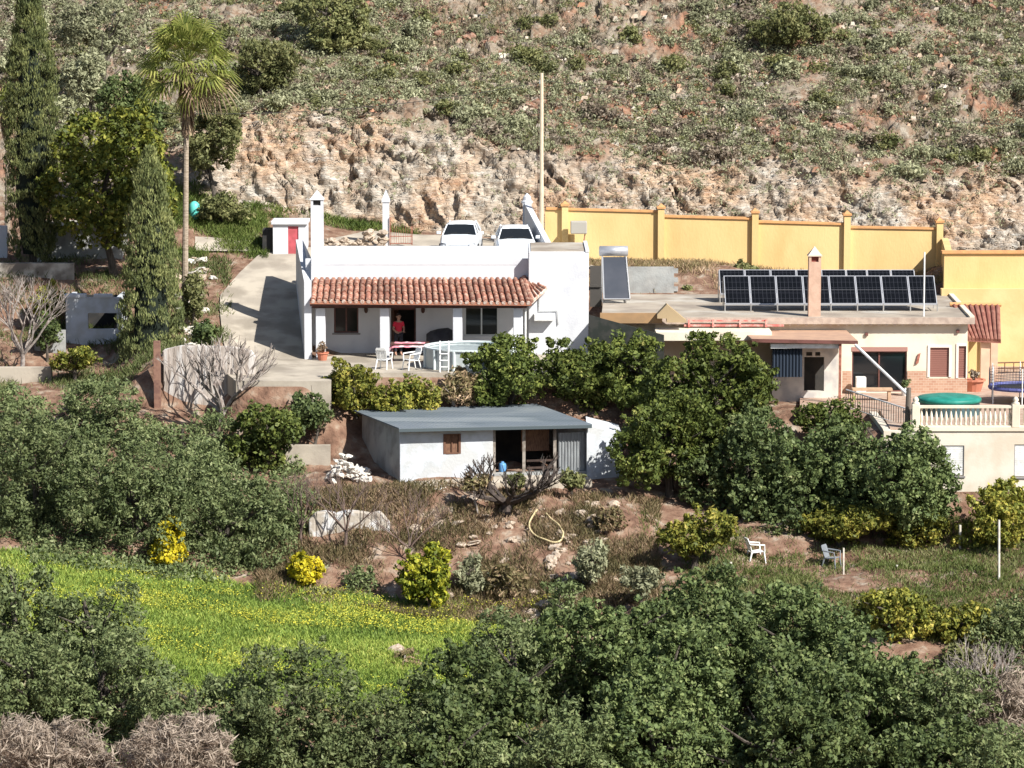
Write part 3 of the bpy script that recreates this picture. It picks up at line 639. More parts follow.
tw0, tw1, tb = onfront(444), onfront(460), onfront(493)
zw0, zw1 = ZP(454, -11.8), ZP(435, -11.8)
m = MB(); fpanel(m, 0, tw0, zg-.6, None); fpanel(m, tw1, tb, zg-.6, None); fpanel(m, tw0, tw1, zg-.6, zw0); fpanel(m, tw0, tw1, zw1, None)
m.build('front_wall', DIRTYWHITE, shed)
sdir = (BL-FL); sn = Vector((-sdir.y, sdir.x, 0)).normalized()*-.2
a_ = FL+fn*.221
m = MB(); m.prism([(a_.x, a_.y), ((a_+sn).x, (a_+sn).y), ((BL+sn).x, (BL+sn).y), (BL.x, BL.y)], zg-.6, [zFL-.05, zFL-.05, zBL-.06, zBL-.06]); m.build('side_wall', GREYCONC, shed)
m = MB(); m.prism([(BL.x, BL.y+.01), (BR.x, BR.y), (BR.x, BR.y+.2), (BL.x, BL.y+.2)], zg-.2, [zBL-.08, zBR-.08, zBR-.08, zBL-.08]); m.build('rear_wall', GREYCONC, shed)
m = MB(); p, q = FR, BR; m.prism([(p.x, p.y), (p.x+.2, p.y+.05), (q.x+.2, q.y), (q.x, q.y)], zg-.4, [zFR-.07, zFR-.07, zBR-.09, zBR-.09]); m.build('end_wall', DIRTYWHITE, shed)
# roof sheet with shallow corrugation
ru = MB(); RA, RB, RC, RD = W(353.5, 411, -7.1), W(536, 404.5, -5.9), W(592, 425, -10.9), W(399, 429, -12.5)
NU, NV = 90, 4
for j in range(NV+1):
    for i in range(NU+1):
        u, v = i/NU, j/NV; p = RA.lerp(RB, u).lerp(RD.lerp(RC, u), v); ru.v.append((p.x, p.y, p.z+.03+.007*math.cos(i*math.pi)))
for j in range(NV):
    for i in range(NU):
        b = j*(NU+1)+i; ru.f.append((b, b+NU+1, b+NU+2, b+1))
ro = ru.build('roof', METALROOF, shed); md = ro.modifiers.new('thick', 'SOLIDIFY'); md.thickness = .05
m = MB(); m.slab([RD+Vector((0, -.01, .0)), RC+Vector((0, -.01, .0)), RC+Vector((0, .05, .0)), RD+Vector((0, .05, .0))], .12); m.build('fascia', mat('dark_fascia', (.07, .09, .10), rough=.6), ro)
# shutter window
m = MB(); fpanel(m, tw0+.002, tw1-.002, zw0+.01, zw1-.01, .06, .05); sh = m.build('window', WOOD, shed)
m = MB(); fpanel(m, tw0-.004, tw0+.008, zw0-.02, zw1+.02, .06, -.02); fpanel(m, tw1-.008, tw1+.004, zw0-.02, zw1+.02, .06, -.02); fpanel(m, tw0+.009, tw1-.009, zw1-.03, zw1+.02, .06, -.02); fpanel(m, tw0+.009, tw1-.009, zw0-.03, zw0+.03, .06, -.02); fpanel(m, (tw0+tw1)/2-.003, (tw0+tw1)/2+.003, zw0+.03, zw1-.03, .04, .0); m.build('frame', mat('dark_window_wood', (.14, .07, .045), rough=.8), sh)
# open bay: posts, back wall, plinth, sliding sheet
zbay = ZP(473, -11.2)
for px in (494.5, 524.5, 555.5):
    t = onfront(px); p = FL.lerp(FR, t)+fn*.1; m = MB(); m.box(p.x-.06, p.x+.06, p.y-.06, p.y+.06, zbay-.1, zfront(t)-.05); m.build('post', mat('weathered_post', (.34, .30, .26), (.2, .17, .14), 5, .9), shed)
m = MB(); fpanel(m, tb+.004, 1.0, zg-.7, zbay-.02, .5, -.12); m.build('plinth', GREYCONC, shed)
m = MB(); fpanel(m, onfront(559), onfront(585.5), zbay, zfront(1)-.22, .03, .12)
pn = m.build('sliding_panel', GALV, shed)
m = MB()
for k in range(9): t = onfront(560+k*3); p = FL.lerp(FR, t)+fn*.1; m.tube([(p.x, p.y, zbay+.01), (p.x, p.y, zfront(t)-.24)], .02, 6)
m.build('panel_ribs', GALV, pn)
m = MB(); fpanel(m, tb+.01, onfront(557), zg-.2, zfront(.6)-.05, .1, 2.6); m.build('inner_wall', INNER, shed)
m = MB()
for k in range(2): t0, t1 = onfront(527), onfront(553); fpanel(m, t0, t1, zbay+.12+.28*k, zbay+.2+.28*k, .03, .05)
m.build('bay_rail', mat('brown_board', (.07, .045, .035), (.045, .03, .025), 4, .9), shed)
m = MB(); fpanel(m, onfront(526), onfront(554), zbay+.7, zfront(.8)-.2, .03, .9); m.build('inner_board', WOOD, shed)
# low white wing at the right end of the shed
xw0, xw1 = XP(585.5, -10.6, -1), XP(622, -10.2, -1)
wing = MB(); wing.prism([(xw0+.05, -10.72), (xw1, -10.3), (xw1-.1, -8.2), (xw0+.05, -8.6)], ZP(484, -10.3), [ZP(426, -10.7), ZP(434, -10.3), ZP(434, -10.3)+.1, ZP(426, -10.7)+.1]); wing.build('wing', DIRTYWHITE, shed)
m = MB(); m.prism([(xw0+.08, -10.78), (xw1+.35, -10.4), (xw1+.3, -8.1), (xw0+.08, -8.5)], [ZP(426, -10.7)+.004, ZP(434.5, -10.3)+.004, ZP(434.5, -10.3)+.104, ZP(426, -10.7)+.104], [ZP(426, -10.7)+.05, ZP(434.5, -10.3)+.05, ZP(434.5, -10.3)+.15, ZP(426, -10.7)+.15]); pass
# blue container in the bay
p = FL.lerp(FR, onfront(505))+fn*.5; zb0 = zbay-.05
bc = MB(); bc.lathe((p.x, p.y, zb0), [(.13, 0), (.15, .04), (.15, .30), (.12, .36), (.06, .38), (.06, .42), (.03, .43)], 12)
MB().box(p.x-.5, p.x+.5, p.y-.4, p.y+.6, zg-.3, zb0-.01).build('bay_floor', GREYCONC, shed)
tagb(bc, 'water_canister', mat('blue_plastic', (.10, .26, .50), rough=.4), 'blue plastic canister standing in the dark open bay of the shed', 'canister', smooth=True)

# ============================================================ CREAM HOUSE
ch = thing('cream_house', 'cream single storey house with a long flat roof and brown shuttered windows', 'house', (XP(850, -3), -3, 0))
YF = -3.0; zr = ZP(318, YF)
xL, xR = XP(601, YF, 3), XP(969, YF, 3)
xa = XP(655, YF, 2)
slid = (XP(852, YF, 1.5), XP(907, YF, 1.5), ZP(392, YF), ZP(347, YF)); wn = (XP(930, YF, 1.5), XP(949, YF, 1.5), ZP(377, YF), ZP(347.5, YF)); wn2 = (XP(958.5, YF, 1.5), XP(966, YF, 1.5), ZP(378, YF), ZP(346, YF))
xw = XP(967.5, YF, 2)
m = MB(); wall_holes(m, xa, xw, -.3, zr-.2, YF, YF+.28, [slid, wn, wn2]); m.box(xw-.28, xw, YF+.281, 6.8, -.3, zr-.2); m.box(xL+.3, xa-.001, YF+.3, YF+.58, -1.2, zr-.2); m.box(xL+.3, xL+.58, YF+.6, 6.8, -1, zr-.2); m.box(xL+.6, xw-.3, 6.5, 6.8, -.3, zr-.2)
m.build('wall', CREAM, ch)
m = MB(); m.prism([(xL, YF-.25), (xR+.1, YF-.25), (XP(952, 7, 3), 7.0), (XP(604, 7, 3), 7.0)], zr-.199, zr); m.build('roof', ROOFGREY, ch)
m = MB(); m.prism([(xL, YF-.33), (xR+.2, YF-.33), (xR+.2, YF-.23), (xL, YF-.23)], zr-.22, zr+.05)
for k in range(int((xR-xL)/.33)): m.tube([(xL+.16+.33*k, YF-.3, zr-.21), (xL+.16+.33*k, YF-.02, zr-.19)], .07, 6)
m.build('cornice', mat('pink_cornice', (.46, .37, .30), (.36, .28, .23), 3, .8, .2), ch)
m = MB(); m.prism([(XP(952, 7, 3)-.2, 6.9), (XP(952, 7, 3), 7.0), (xR+.2, YF-.22), (xR, YF-.22)][::-1], zr+.002, zr+.1); m.build('roof_edge', CREAM, ch)
# brick dado
BR_ = bpy.data.materials.new('dado_brick'); BR_.use_nodes = True; n = BR_.node_tree; bt = n.nodes.new('ShaderNodeTexBrick'); tc = n.nodes.new('ShaderNodeTexCoord'); mp = n.nodes.new('ShaderNodeMapping'); mp.inputs['Rotation'].default_value = (math.radians(90), 0, 0)
n.links.new(tc.outputs['Object'], mp.inputs[0]); n.links.new(mp.outputs[0], bt.inputs[0]); bt.inputs['Scale'].default_value = 2.4; bt.inputs['Color1'].default_value = (.38, .20, .13, 1); bt.inputs['Color2'].default_value = (.46, .29, .20, 1); bt.inputs['Mortar'].default_value = (.48, .38, .29, 1); n.links.new(bt.outputs[0], n.nodes['Principled BSDF'].inputs[0]); n.nodes['Principled BSDF'].inputs['Roughness'].default_value = .85
zd = ZP(371, YF)
m = MB(); m.box(XP(838, YF), slid[0]-.02, YF-.03, YF-.003, 0, zd); m.build('brick_dado', BR_, ch); m = MB(); m.box(slid[1]+.02, xw+.01, YF-.03, YF-.003, 0, ZP(378.5, YF)); m.box(slid[1]+.02, XP(926, YF), YF-.03, YF-.003, ZP(378.5, YF), zd); m.build('brick_dado', BR_, ch)
# sliding door
s = window_unit(ch, slid[0], slid[1], slid[2], slid[3]-.18, YF+.12, BROWNFRAME, name='sliding_door', curtain=False, split=2)
MB().box(slid[0]-.02, slid[1]+.02, YF-.02, YF+.1, slid[3]-.179, slid[3]+.0).build('shutter_box', mat('pinkish_brown', (.34, .18, .15), rough=.6), s)
MB().box((slid[0]+slid[1])/2+.1, slid[1]-.15, YF+.22, YF+.23, slid[2]+.1, slid[3]-.3).build('curtain', mat('grey_curtain', (.30, .32, .34), (.2, .22, .24), 3, .9, stretch=(6, 1, .3)), s)
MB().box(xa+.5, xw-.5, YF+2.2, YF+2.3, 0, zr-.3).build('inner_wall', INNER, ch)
for (q, sh_) in ((wn, 1), (wn2, 0)):
    f = MB(); t = .1
    f.box(q[0]-t, q[0], YF-.04, YF+.1, q[2], q[3]); f.box(q[1], q[1]+(t if sh_ else .02), YF-.04, YF+.1, q[2], q[3]); f.box(q[0]-t, q[1]+(t if sh_ else .02), YF-.04, YF+.1, q[3]+.001, q[3]+t)
    wo = f.build('window', mat('white_frame', (.75, .66, .58), rough=.7), ch)
    m = MB(); m.box(q[0], q[1], YF+.05, YF+.08, q[2], q[3])
    for k in range(14): z = q[2]+(q[3]-q[2])*k/14; m.box(q[0]+.005, q[1]-.005, YF+.035, YF+.049, z+.02, z+(q[3]-q[2])/14-.01)
    m.build('roller_shutter', mat('brown_shutter', (.26, .12, .095), rough=.6), wo)
for px, py in ((866, 334), (957, 331)):
    MB().box(XP(px, YF)-.06, XP(px, YF)+.06, YF-.1, YF-.003, ZP(py+1.5, YF), ZP(py-1.5, YF)).build('wall_lamp', BROWNFRAME, ch)
m = MB(); m.add([(XP(915, YF), YF-.08, ZP(364, YF)), (XP(918, YF), YF-.08, ZP(363, YF)), (XP(920, YF), YF-.08, ZP(353, YF)), (XP(917.5, YF), YF-.08, ZP(354, YF)), (XP(915, YF), YF-.01, ZP(364, YF)), (XP(918, YF), YF-.01, ZP(363, YF)), (XP(920, YF), YF-.01, ZP(353, YF)), (XP(917.5, YF), YF-.01, ZP(354, YF))], [(0, 1, 2, 3), (7, 6, 5, 4), (0, 4, 5, 1), (1, 5, 6, 2), (2, 6, 7, 3), (3, 7, 4, 0)]); m.build('wall_ornament', RUST, ch)
chimney(ch, 814.5, 246, 319, -2.2, .5, mat('pink_chimney_plaster', (.54, .36, .27), (.46, .31, .23), 3, .85, .2), mat('pale_cap', (.60, .48, .40), rough=.8), mat('red_louvre', (.20, .05, .04), rough=.7))
# annex: awning roof in front, shaded lean-to below
ya, yb2 = YF-.05, -6.6
P1, P2, P3, P4 = W(742, 331, ya), W(846, 331, ya), W(858, 341, yb2), W(752, 339, yb2)
P1.z = P2.z = ZP(330, ya); 
m = MB(); m.slab([P4, P3, P2, P1][::-1], .07); aw = m.build('porch_roof', mat('salmon_sheet', (.44, .28, .19), (.38, .24, .17), 2, .7), ch)
pa = W(818, 327.5, ya); 
MB().slab([P4+Vector((0, -.03, -.0)), P3+Vector((0, -.03, 0)), P3+Vector((0, .1, 0)), P4+Vector((0, .1, 0))], .13).build('gutter', BROWNFRAME, aw)
m = MB(); m.box(XP(770, -6.3), XP(838, -6.3), -6.45, -6.2, ZP(348, -6.3), ZP(343.5, -6.3)); m.build('white_beam', WHITEMETAL, ch)
z_a = ZP(345, -6)
m = MB(); wall_holes(m, XP(772, -4.6), XP(838, -4.6), -.6, z_a, -4.6, -4.4, [(XP(804, -4.6), XP(824, -4.6), ZP(391, -4.6), ZP(357, -4.6)), (XP(806, -4.6), XP(812, -4.6), ZP(356, -4.6), ZP(352, -4.6)), (XP(815, -4.6), XP(820, -4.6), ZP(356, -4.6), ZP(352, -4.6))]); m.build('annex_wall', mat('annex_plaster', (.60, .56, .50), (.42, .40, .38), 1.5, .9, .1), ch)
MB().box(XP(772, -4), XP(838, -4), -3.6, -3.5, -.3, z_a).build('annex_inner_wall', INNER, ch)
m = MB(); m.box(XP(772, -6.2), XP(802, -6.2), -6.2, -6.12, ZP(377, -6.2), ZP(346, -6.2))
for k in range(9): xx = XP(773.5+k*3.3, -6.2); m.tube([(xx, -6.2, ZP(377, -6.2)), (xx, -6.2, ZP(346, -6.2))], .05, 6)
m.build('awning_curtain', mat('shaded_navy_canvas', (.022, .032, .05), rough=.9), ch)  # blue-grey curtain coloured darker to carry the porch roof's shade
m = MB(); m.box(XP(837, -6.4), XP(851, -6.4)-.12, -3.8, -3.4, 0, ZP(342, -4)); m.build('pillar', CREAM, ch)
m = MB(); m.box(XP(838.5, -6.5), XP(841, -6.5), -6.55, -6.45, -.2, ZP(342, -6.5)); m.build('corner_post', RUST, ch)
# low left end: parapet wall of the roof, red rail, tile gable
m = MB(); m.box(XP(600, -3.6, 2.5), XP(662, -3.6, 2.5), -3.7, -3.5, ZP(323, -3.6), ZP(313, -3.6)); m.build('low_orange_wall', mat('tan_orange', (.36, .22, .11), (.30, .19, .10), 2, .85), ch)
m = MB(); m.slab([(XP(589, -4.6, 2), -4.6, ZP(315, -4.6)), (XP(664, -5.3, 2), -5.3, ZP(335, -5.3)), (XP(664, -5.3, 2), -5.3, ZP(372, -5.3)), (XP(589, -4.6, 2), -4.6, ZP(372, -4.6))], (0, .05, 0)); m.build('dark_sheet', mat('near_black_sheet', (.03, .035, .03), (.05, .05, .045), 4, .9), ch)  # upright near-black sheet below the low orange wall
ax, bx_ = XP(657, -4.2, 2.6), XP(686, -4.2, 2.6); apx = XP(666.5, -4.2, 2.6)
m = MB(); m.prism([(ax, -4.4), (apx, -4.4), (apx, -3.75), (ax, -3.75)], [ZP(318, -4.2)]*4, [ZP(314, -4.2), ZP(304, -4.2), ZP(304, -4.2), ZP(314, -4.2)]); m.prism([(apx+.001, -4.4), (bx_, -4.4), (bx_, -3.75), (apx+.001, -3.75)], [ZP(322, -4.2)]*4, [ZP(304, -4.2), ZP(320, -4.2), ZP(320, -4.2), ZP(304, -4.2)]); m.build('vent_gable', mat('tan_plaster', (.36, .27, .16), rough=.9), ch)
m = MB(); m.prism([(XP(690, -4, 2.4), -5.2), (XP(770, -4, 2.4), -5.0), (XP(770, -4, 2.4), -3.4), (XP(655, -4, 2.4), -3.4), (XP(655, -4, 2.4), -5.2)], [ZP(338, -4.2)]*5, [ZP(331, -4.6)]*5); m.build('side_canopy', CREAM, ch)
m = MB()
m.box(XP(688, -3.5, 2.7), XP(768, -3.5, 2.7), -3.5, -3.44, ZP(321.5, -3.5), ZP(320, -3.5)); m.box(XP(684, -3.5, 2.7), XP(784, -3.5, 2.7), -3.5, -3.44, ZP(326.5, -3.5), ZP(324.5, -3.5))
for px in (689, 713, 740, 766): m.box(XP(px, -3.5, 2.7)-.04, XP(px, -3.5, 2.7)+.04, -3.58, -3.51, ZP(327, -3.5), ZP(319.5, -3.5))
m.build('roof_rail', mat('red_rail', (.50, .14, .12), (.55, .35, .3), 4, .6), ch)
m = MB(); m.box(XP(662, -4.9, 2.4), XP(690, -4.9, 2.4), -4.98, -4.9, ZP(338, -4.9), ZP(333, -4.9)); m.build('red_panel', REDPAINT, ch)
# tile pavilion roof at the right corner
yp0, yp1 = 1.5, -1.2
Q = [W(951, 305, yp0), W(1000, 305.5, yp0), W(1001, 341, yp1), W(968, 339, yp1)]
m = MB(); m.slab(Q[::-1], .1); tr = m.build('side_tile_roof', TILE_D, ch)
m = MB()
for k in range(9):
    u = (k+.5)/9; m.tube([Q[0].lerp(Q[1], u)+Vector((0, 0, .02)), Q[3].lerp(Q[2], u)+Vector((0, -.03, .02))], .075, 7)
m.build('tiles', TILE_D, tr)
m = MB(); m.tube([Q[0]+Vector((-.05, 0, .03)), Q[1]+Vector((.05, 0, .03))], .09, 8); m.build('ridge', COPING, tr)
PINKP = mat('pink_pillar', (.62, .42, .30), (.54, .36, .26), 2, .85)
MB().box(XP(980, -.8), XP(989, -.8), -1.0, -.7, 0, ZP(342, -.8)).build('pillar', PINKP, ch)
MB().box(XP(990, 1.2), XP(997, 1.2), 1.0, 1.3, 0, ZP(312, 1.2)).build('pillar', PINKP, ch)
MB().box(XP(968, 1.6), XP(981, 1.6), 1.5, 1.6, 0, ZP(315, 1.6)).build('side_wall', YELLOW, ch)

# solar arrays on the roof
PV = bpy.data.materials.new('solar_cells'); PV.use_nodes = True; n = PV.node_tree; bt = n.nodes.new('ShaderNodeTexBrick'); tc = n.nodes.new('ShaderNodeTexCoord'); bt.offset = 0; bt.inputs['Scale'].default_value = 1; bt.inputs['Brick Width'].default_value = .17; bt.inputs['Row Height'].default_value = .33; bt.inputs['Mortar Size'].default_value = .008
for k, c_ in (('Color1', (.005, .006, .008, 1)), ('Color2', (.007, .008, .011, 1)), ('Mortar', (.03, .032, .04, 1))): bt.inputs[k].default_value = c_
n.links.new(tc.outputs['Object'], bt.inputs[0]); n.links.new(bt.outputs[0], n.nodes['Principled BSDF'].inputs[0]); n.nodes['Principled BSDF'].inputs['Roughness'].default_value = .35; n.nodes['Principled BSDF'].inputs['Specular IOR Level'].default_value = .0
def solar_row(label, pxs, pyt, pyb, Y, tilt, group=None):
    z0 = ZP(pyb, Y); h = (pyb-pyt)/F_PX*(150+Y)*1.01; dyy = h/math.tan(math.radians(tilt))
    root = thing('solar_array', label, 'solar panels', (XP(pxs[0], Y, 3.3), Y, z0), group)
    m = MB()
    for k in range(len(pxs)):
        x = XP(pxs[k], Y, 3.3); m.tube([(x, Y+dyy, z0+h-.05), (x, Y+dyy+.05, zr+.005)], .025, 6); m.tube([(x, Y, z0-.02), (x, Y+dyy, z0-.03)], .02, 6)
        m.tube([(x, Y+.03, z0-.02), (x, Y+.03, zr+.005)], .03, 6)
    m.tube([(XP(pxs[0], Y, 3.3), Y+.03, z0-.04), (XP(pxs[-1], Y, 3.3), Y+.03, z0-.04)], .025, 6); m.build('rack', CHROME, root)
    L = math.hypot(h, dyy); a = math.atan2(h, dyy)
    for k in range(len(pxs)-1):
        x0, x1 = XP(pxs[k], Y, 3.3)+.01, XP(pxs[k+1], Y, 3.3)-.01; wd = x1-x0; f = MB(); t = .032
        f.box(0, wd, 0, t, -.03, .02); f.box(0, wd, L-t, L, -.03, .02); f.box(0, t, t, L-t, -.03, .02); f.box(wd-t, wd, t, L-t, -.03, .02)
        me_o = f.build('solar_panel', mat('panel_frame', (.42, .43, .46), rough=.45, metallic=.3))
        me_o.parent = root; me_o.location = Vector((x0, Y, z0))-ORG[root]; me_o.rotation_euler = (a, 0, 0); ORG[me_o] = Vector((0, 0, 0))
        MB().box(t, wd-t, t, L-t, -.02, .008).build('cells', PV, me_o)
        MB().box(t+.01, wd-t-.01, L/2-.008, L/2+.008, .0085, .011).build('middle_bar', mat('panel_bar', (.12, .12, .13), rough=.5), me_o)
    return root
solar_row('front row of dark solar panels in pale frames on the flat roof', [725, 751, 777.5, 804.5, 831, 857.5, 883.5, 910.5, 937.5], 279, 304, -.3, 38)
solar_row('rear row of solar panels whose top edges show behind the front row', [720, 746, 772, 798, 823, 848, 869, 893, 917], 272.5, 294, 3.2, 38)

# solar water heater
wh = thing('solar_water_heater', 'solar water heater with a silver tank above a grey flat collector on the roof', 'water heater', (XP(615, 3.5, 3.3), 3.5, zr))
Yh = 3.0; ct = W(615, 257, Yh+1.3); cb_z = ZP(299, Yh)
x0, x1, x2, x3 = XP(602.5, Yh+1.2, 4.5), XP(626, Yh+1.2, 4.5), XP(630, Yh, 3.3), XP(604, Yh, 3.3)
m = MB(); m.slab([(x3, Yh, cb_z), (x2, Yh, cb_z), (x1, Yh+1.2, ZP(257, Yh+1.2)), (x0, Yh+1.2, ZP(257, Yh+1.2))], (0, .06, -.06)); m.build('collector', mat('collector_glass', (.05, .056, .07), (.065, .07, .085), .8, .45, spec=.05), wh)
m = MB()
for a, b in ((( x3, Yh, cb_z), (x0, Yh+1.2, ZP(257, Yh+1.2))), ((x2, Yh, cb_z), (x1, Yh+1.2, ZP(257, Yh+1.2)))): m.tube([Vector(a)+Vector((0, -.01, .01)), Vector(b)+Vector((0, -.01, .01))], .035, 6)
m.tube([(x3, Yh-.01, cb_z), (x2, Yh-.01, cb_z)], .033, 6)
m.build('collector_frame', CHROME, wh)
m = MB(); zt_ = ZP(251, Yh+1.5); m.tube([(XP(599, Yh+1.5, 4.8), Yh+1.5, zt_), (XP(599.6, Yh+1.5, 4.8), Yh+1.5, zt_), (XP(627.5, Yh+1.5, 4.8), Yh+1.5, zt_), (XP(628, Yh+1.5, 4.8), Yh+1.5, zt_)], [.15, .22, .22, .15], 16); m.build('tank', mat('silver_tank', (.55, .56, .58), (.42, .43, .46), 2, .35, metallic=.5), wh, smooth=True)
m = MB()
for px in (602, 625): xx = XP(px, Yh+1.5, 4); m.tube([(xx, Yh+1.5, zt_-.2), (xx, Yh+1.7, zr)], .03, 6); m.tube([(xx, Yh+.1, zr+.05), (xx, Yh+1.7, zr+.05)], .03, 6)
m.build('stand', CHROME, wh)

# ============================================================ WALLS BEHIND
yw = thing('boundary_wall', 'long ochre yellow wall stepping down in bays with capped pillars', 'wall', (XP(740, 16, 5), 16, 3.4))
segs = [(545, 661, 207.5, 210.5), (661, 755, 215, 217.5), (755, 847, 220.5, 223), (847, 939, 226, 227.5)]
m = MB(); cpg = MB()
for a, b, ta, tb_ in segs:
    x0, x1 = XP(a, 16, 5), XP(b, 16, 5); z0, z1 = ZP(ta, 16), ZP(tb_, 16)
    m.prism([(x0, 16), (x1, 16), (x1, 16.25), (x0, 16.25)], 2.4, [z0-.1, z1-.1, z1-.1, z0-.1])
    cpg.prism([(x0+.05, 15.93), (x1-.05, 15.93), (x1-.05, 16.32), (x0+.05, 16.32)], [z0-.098, z1-.098, z1-.098, z0-.098], [z0, z1, z1, z0])
m.build('wall_face', YELLOW, yw); cpg.build('coping', COPING, yw)
for px, t in ((565, 203.5), (661, 206), (755, 210.5), (847, 213), (939.5, 220)):
    x = XP(px, 16, 5); z = ZP(t, 15.9); m = MB(); m.box(x-.15, x+.15, 15.8, 16.4, 2.4, z-.12); po = m.build('pillar', YELLOW, yw)
    m = MB(); m.box(x-.2, x+.2, 15.75, 16.45, z-.119, z-.03); m.pyramid(x-.16, x+.16, 15.8, 16.4, z-.029, z+.12); m.build('pillar_cap', COPING, po)
x0, x1 = XP(942, 15.7, 5), XP(945.5, 7.2, 4.5)
m = MB(); m.prism([(x0, 15.75), (x1, 7.2), (x1+.3, 7.2), (x0+.3, 15.75)][::-1], 0, [ZP(238, 15.8), ZP(252, 7.2), ZP(252, 7.2), ZP(238, 15.8)][::-1]); m.build('return_wall', YELLOW, yw)
rw = thing('retaining_wall', 'tall ochre yellow retaining wall behind the tiled side roof at the right edge', 'wall', (XP(1000, 6.8), 6.8, 0))
m = MB(); xx0 = XP(944, 6.8, 4); m.box(xx0, 24.5, 6.8, 7.15, -.2, ZP(253.5, 6.8)); m.build('upper_face', YELLOW, rw)
m = MB(); m.box(xx0-.15, 24.5, 6.35, 6.798, -.2, ZP(289, 6.4)); m.build('lower_face', mat('pale_yellow_plaster', (.64, .48, .24), (.58, .41, .19), .9, .85, .12, 10), rw)
m = MB(); m.box(xx0-.1, 24.6, 6.7, 7.25, ZP(253.5, 6.8)+.002, ZP(251.5, 6.8)+.02); m.build('coping', COPING, rw)
# satellite-like grey box on the yellow wall
m = MB(); m.box(XP(570.5, 15, 4.5), XP(587, 15, 4.5), 15.0, 15.5, ZP(234, 15), ZP(221.5, 15)); mbx = tagb(m, 'meter_cabinet', mat('grey_cabinet', (.36, .34, .30), rough=.7), 'small grey metal cabinet on a stand before the ochre wall', 'cabinet', bevel=.04)
m = MB(); m.tube([(XP(585, 15.3, 4), 15.2, ZP(234, 15)), (XP(579, 15.3, 4), 15.2, 3.4)], .03, 6); m.build('stand', RUST, mbx); 
# block wall behind the heater
m = MB(); x0, x1 = XP(600, 8.4, 4), XP(674, 8.4, 4); z0, z1 = ZP(293, 8.4)-.3, ZP(267, 8.4); m.box(x0, x1, 8.4, 8.6, z0, z1)
for k in range(3): m.box(x1+.001, x1+.18, 8.4, 8.6, z1-.28-.4*k, z1-.08-.4*k)
tagb(m, 'block_wall', GREYCONC, 'unplastered grey block wall with toothed end behind the water heater', 'wall')
m = MB(); m.box(XP(590, 6.5, 3.5), XP(602, 6.5, 3.5), 6.5, 6.6, 2.6, ZP(266, 6.5)); m.box(XP(590, 6.5, 3.5), XP(601, 6.5, 3.5), 6.42, 6.499, ZP(287, 6.5), ZP(284.5, 6.5)); tagb(m, 'screen_panel', mat('dark_panel', (.06, .055, .05), rough=.8), 'dark upright panel between the white house and the water heater', 'screen')
# pole on the cream roof
m = MB(); x = XP(924, -2.4, 4); m.tube([(x, -2.4, zr), (x, -2.4, ZP(252, -2.4))], .035, 8); tagb(m, 'mast', WHITEMETAL, 'thin white mast standing at the right end of the solar panels', 'mast')
# utility pole
ux = XP(541.5, 15.4, 6)
up = thing('utility_pole', 'tall slim pale pole at the left end of the ochre wall', 'pole', (ux, 15.4, 3.9))
m = MB(); m.tube([(ux, 15.4, 3.6), (ux, 15.4, ZP(73, 15.4))], [.11, .085], 10); m.build('shaft', mat('pale_pole', (.62, .52, .38), (.54, .45, .33), 2, .8), up)
m = MB(); m.tube([(ux-.09, 15.35, ZP(80, 15.4)), (ux-.09, 15.35, ZP(84, 15.4))], .03, 6); m.build('insulator', GREYCONC, up)
m = MB(); m.tube([(ux-.16, 15.5, 4), (ux-.16, 15.5, ZP(104, 15.4))], .02, 5); m.build('conduit', BROWNFRAME, up)
def cable(label, p, q, sag, n=24, r=.016):
    m = MB(); p = Vector(p); q = Vector(q); m.tube([p.lerp(q, i/n)-Vector((0, 0, sag*4*(i/n)*(1-i/n))) for i in range(n+1)], r, 5); return tagb(m, 'overhead_cable', mat('dark_cable', (.04, .04, .04), rough=.7), label, 'cable')
cable('thin dark overhead cable running left from the pale pole', (ux, 15.4, ZP(82, 15.4)), (-33, 17, ZP(62, 17)), 1.9, r=.014)
cable('thin dark overhead cable running right from the pale pole', (ux, 15.4, ZP(80, 15.4)), (34, 24, ZP(130, 24)), .55, r=.009)
# balustrade wall below the cream house terrace
bw = thing('basement_wall', 'cream lower storey wall with two white shuttered windows below the balustrade', 'wall', (XP(980, -14), -14, -3.4))
YB = -14.0; q1 = (XP(941, YB, -1.5), XP(964, YB, -1.5), ZP(476, YB), ZP(445.5, YB)); q2 = (XP(1014, YB, -1.5), XP(1036, YB, -1.5), ZP(477, YB), ZP(444.5, YB))
m = MB(); wall_holes(m, XP(884, YB), 25, -4.2, ZP(431, YB), YB, YB+.28, [q1, q2]); m.box(XP(884, YB), XP(884, YB)+.28, YB+.281, -8.5, -4.2, -.05); m.build('wall_face', mat('pale_cream', (.64, .59, .50), (.56, .49, .39), .9, .85, .1, 12), bw)
for q in (q1, q2):
    m = MB(); m.box(q[0]+.03, q[1]-.03, YB+.05, YB+.1, q[2]+.03, q[3]-.03)
    for k in range(16): z = q[2]+.03+(q[3]-q[2]-.06)*k/16; m.box(q[0]+.035, q[1]-.035, YB+.04, YB+.0495, z+.012, z+.065)
    wo = m.build('window', WHITEMETAL, bw)
    f = MB(); f.box(q[0], q[0]+.029, YB+.02, YB+.12, q[2], q[3]); f.box(q[1]-.029, q[1], YB+.02, YB+.12, q[2], q[3]); f.box(q[0]-.05, q[1]+.05, YB-.05, YB+.1, q[2]-.06, q[2]-.001); f.build('frame', mat('grey_sill', (.22, .21, .21)), wo)
m = MB(); m.box(XP(913, YB), 25, YB-.06, YB+.4, ZP(431, YB)+.002, ZP(427.5, YB)); m.build('ledge', CREAM, bw)
bal = thing('balustrade', 'cream terrace balustrade with turned balusters and square end posts', 'balustrade', (XP(920, YB), YB, ZP(427, YB)))
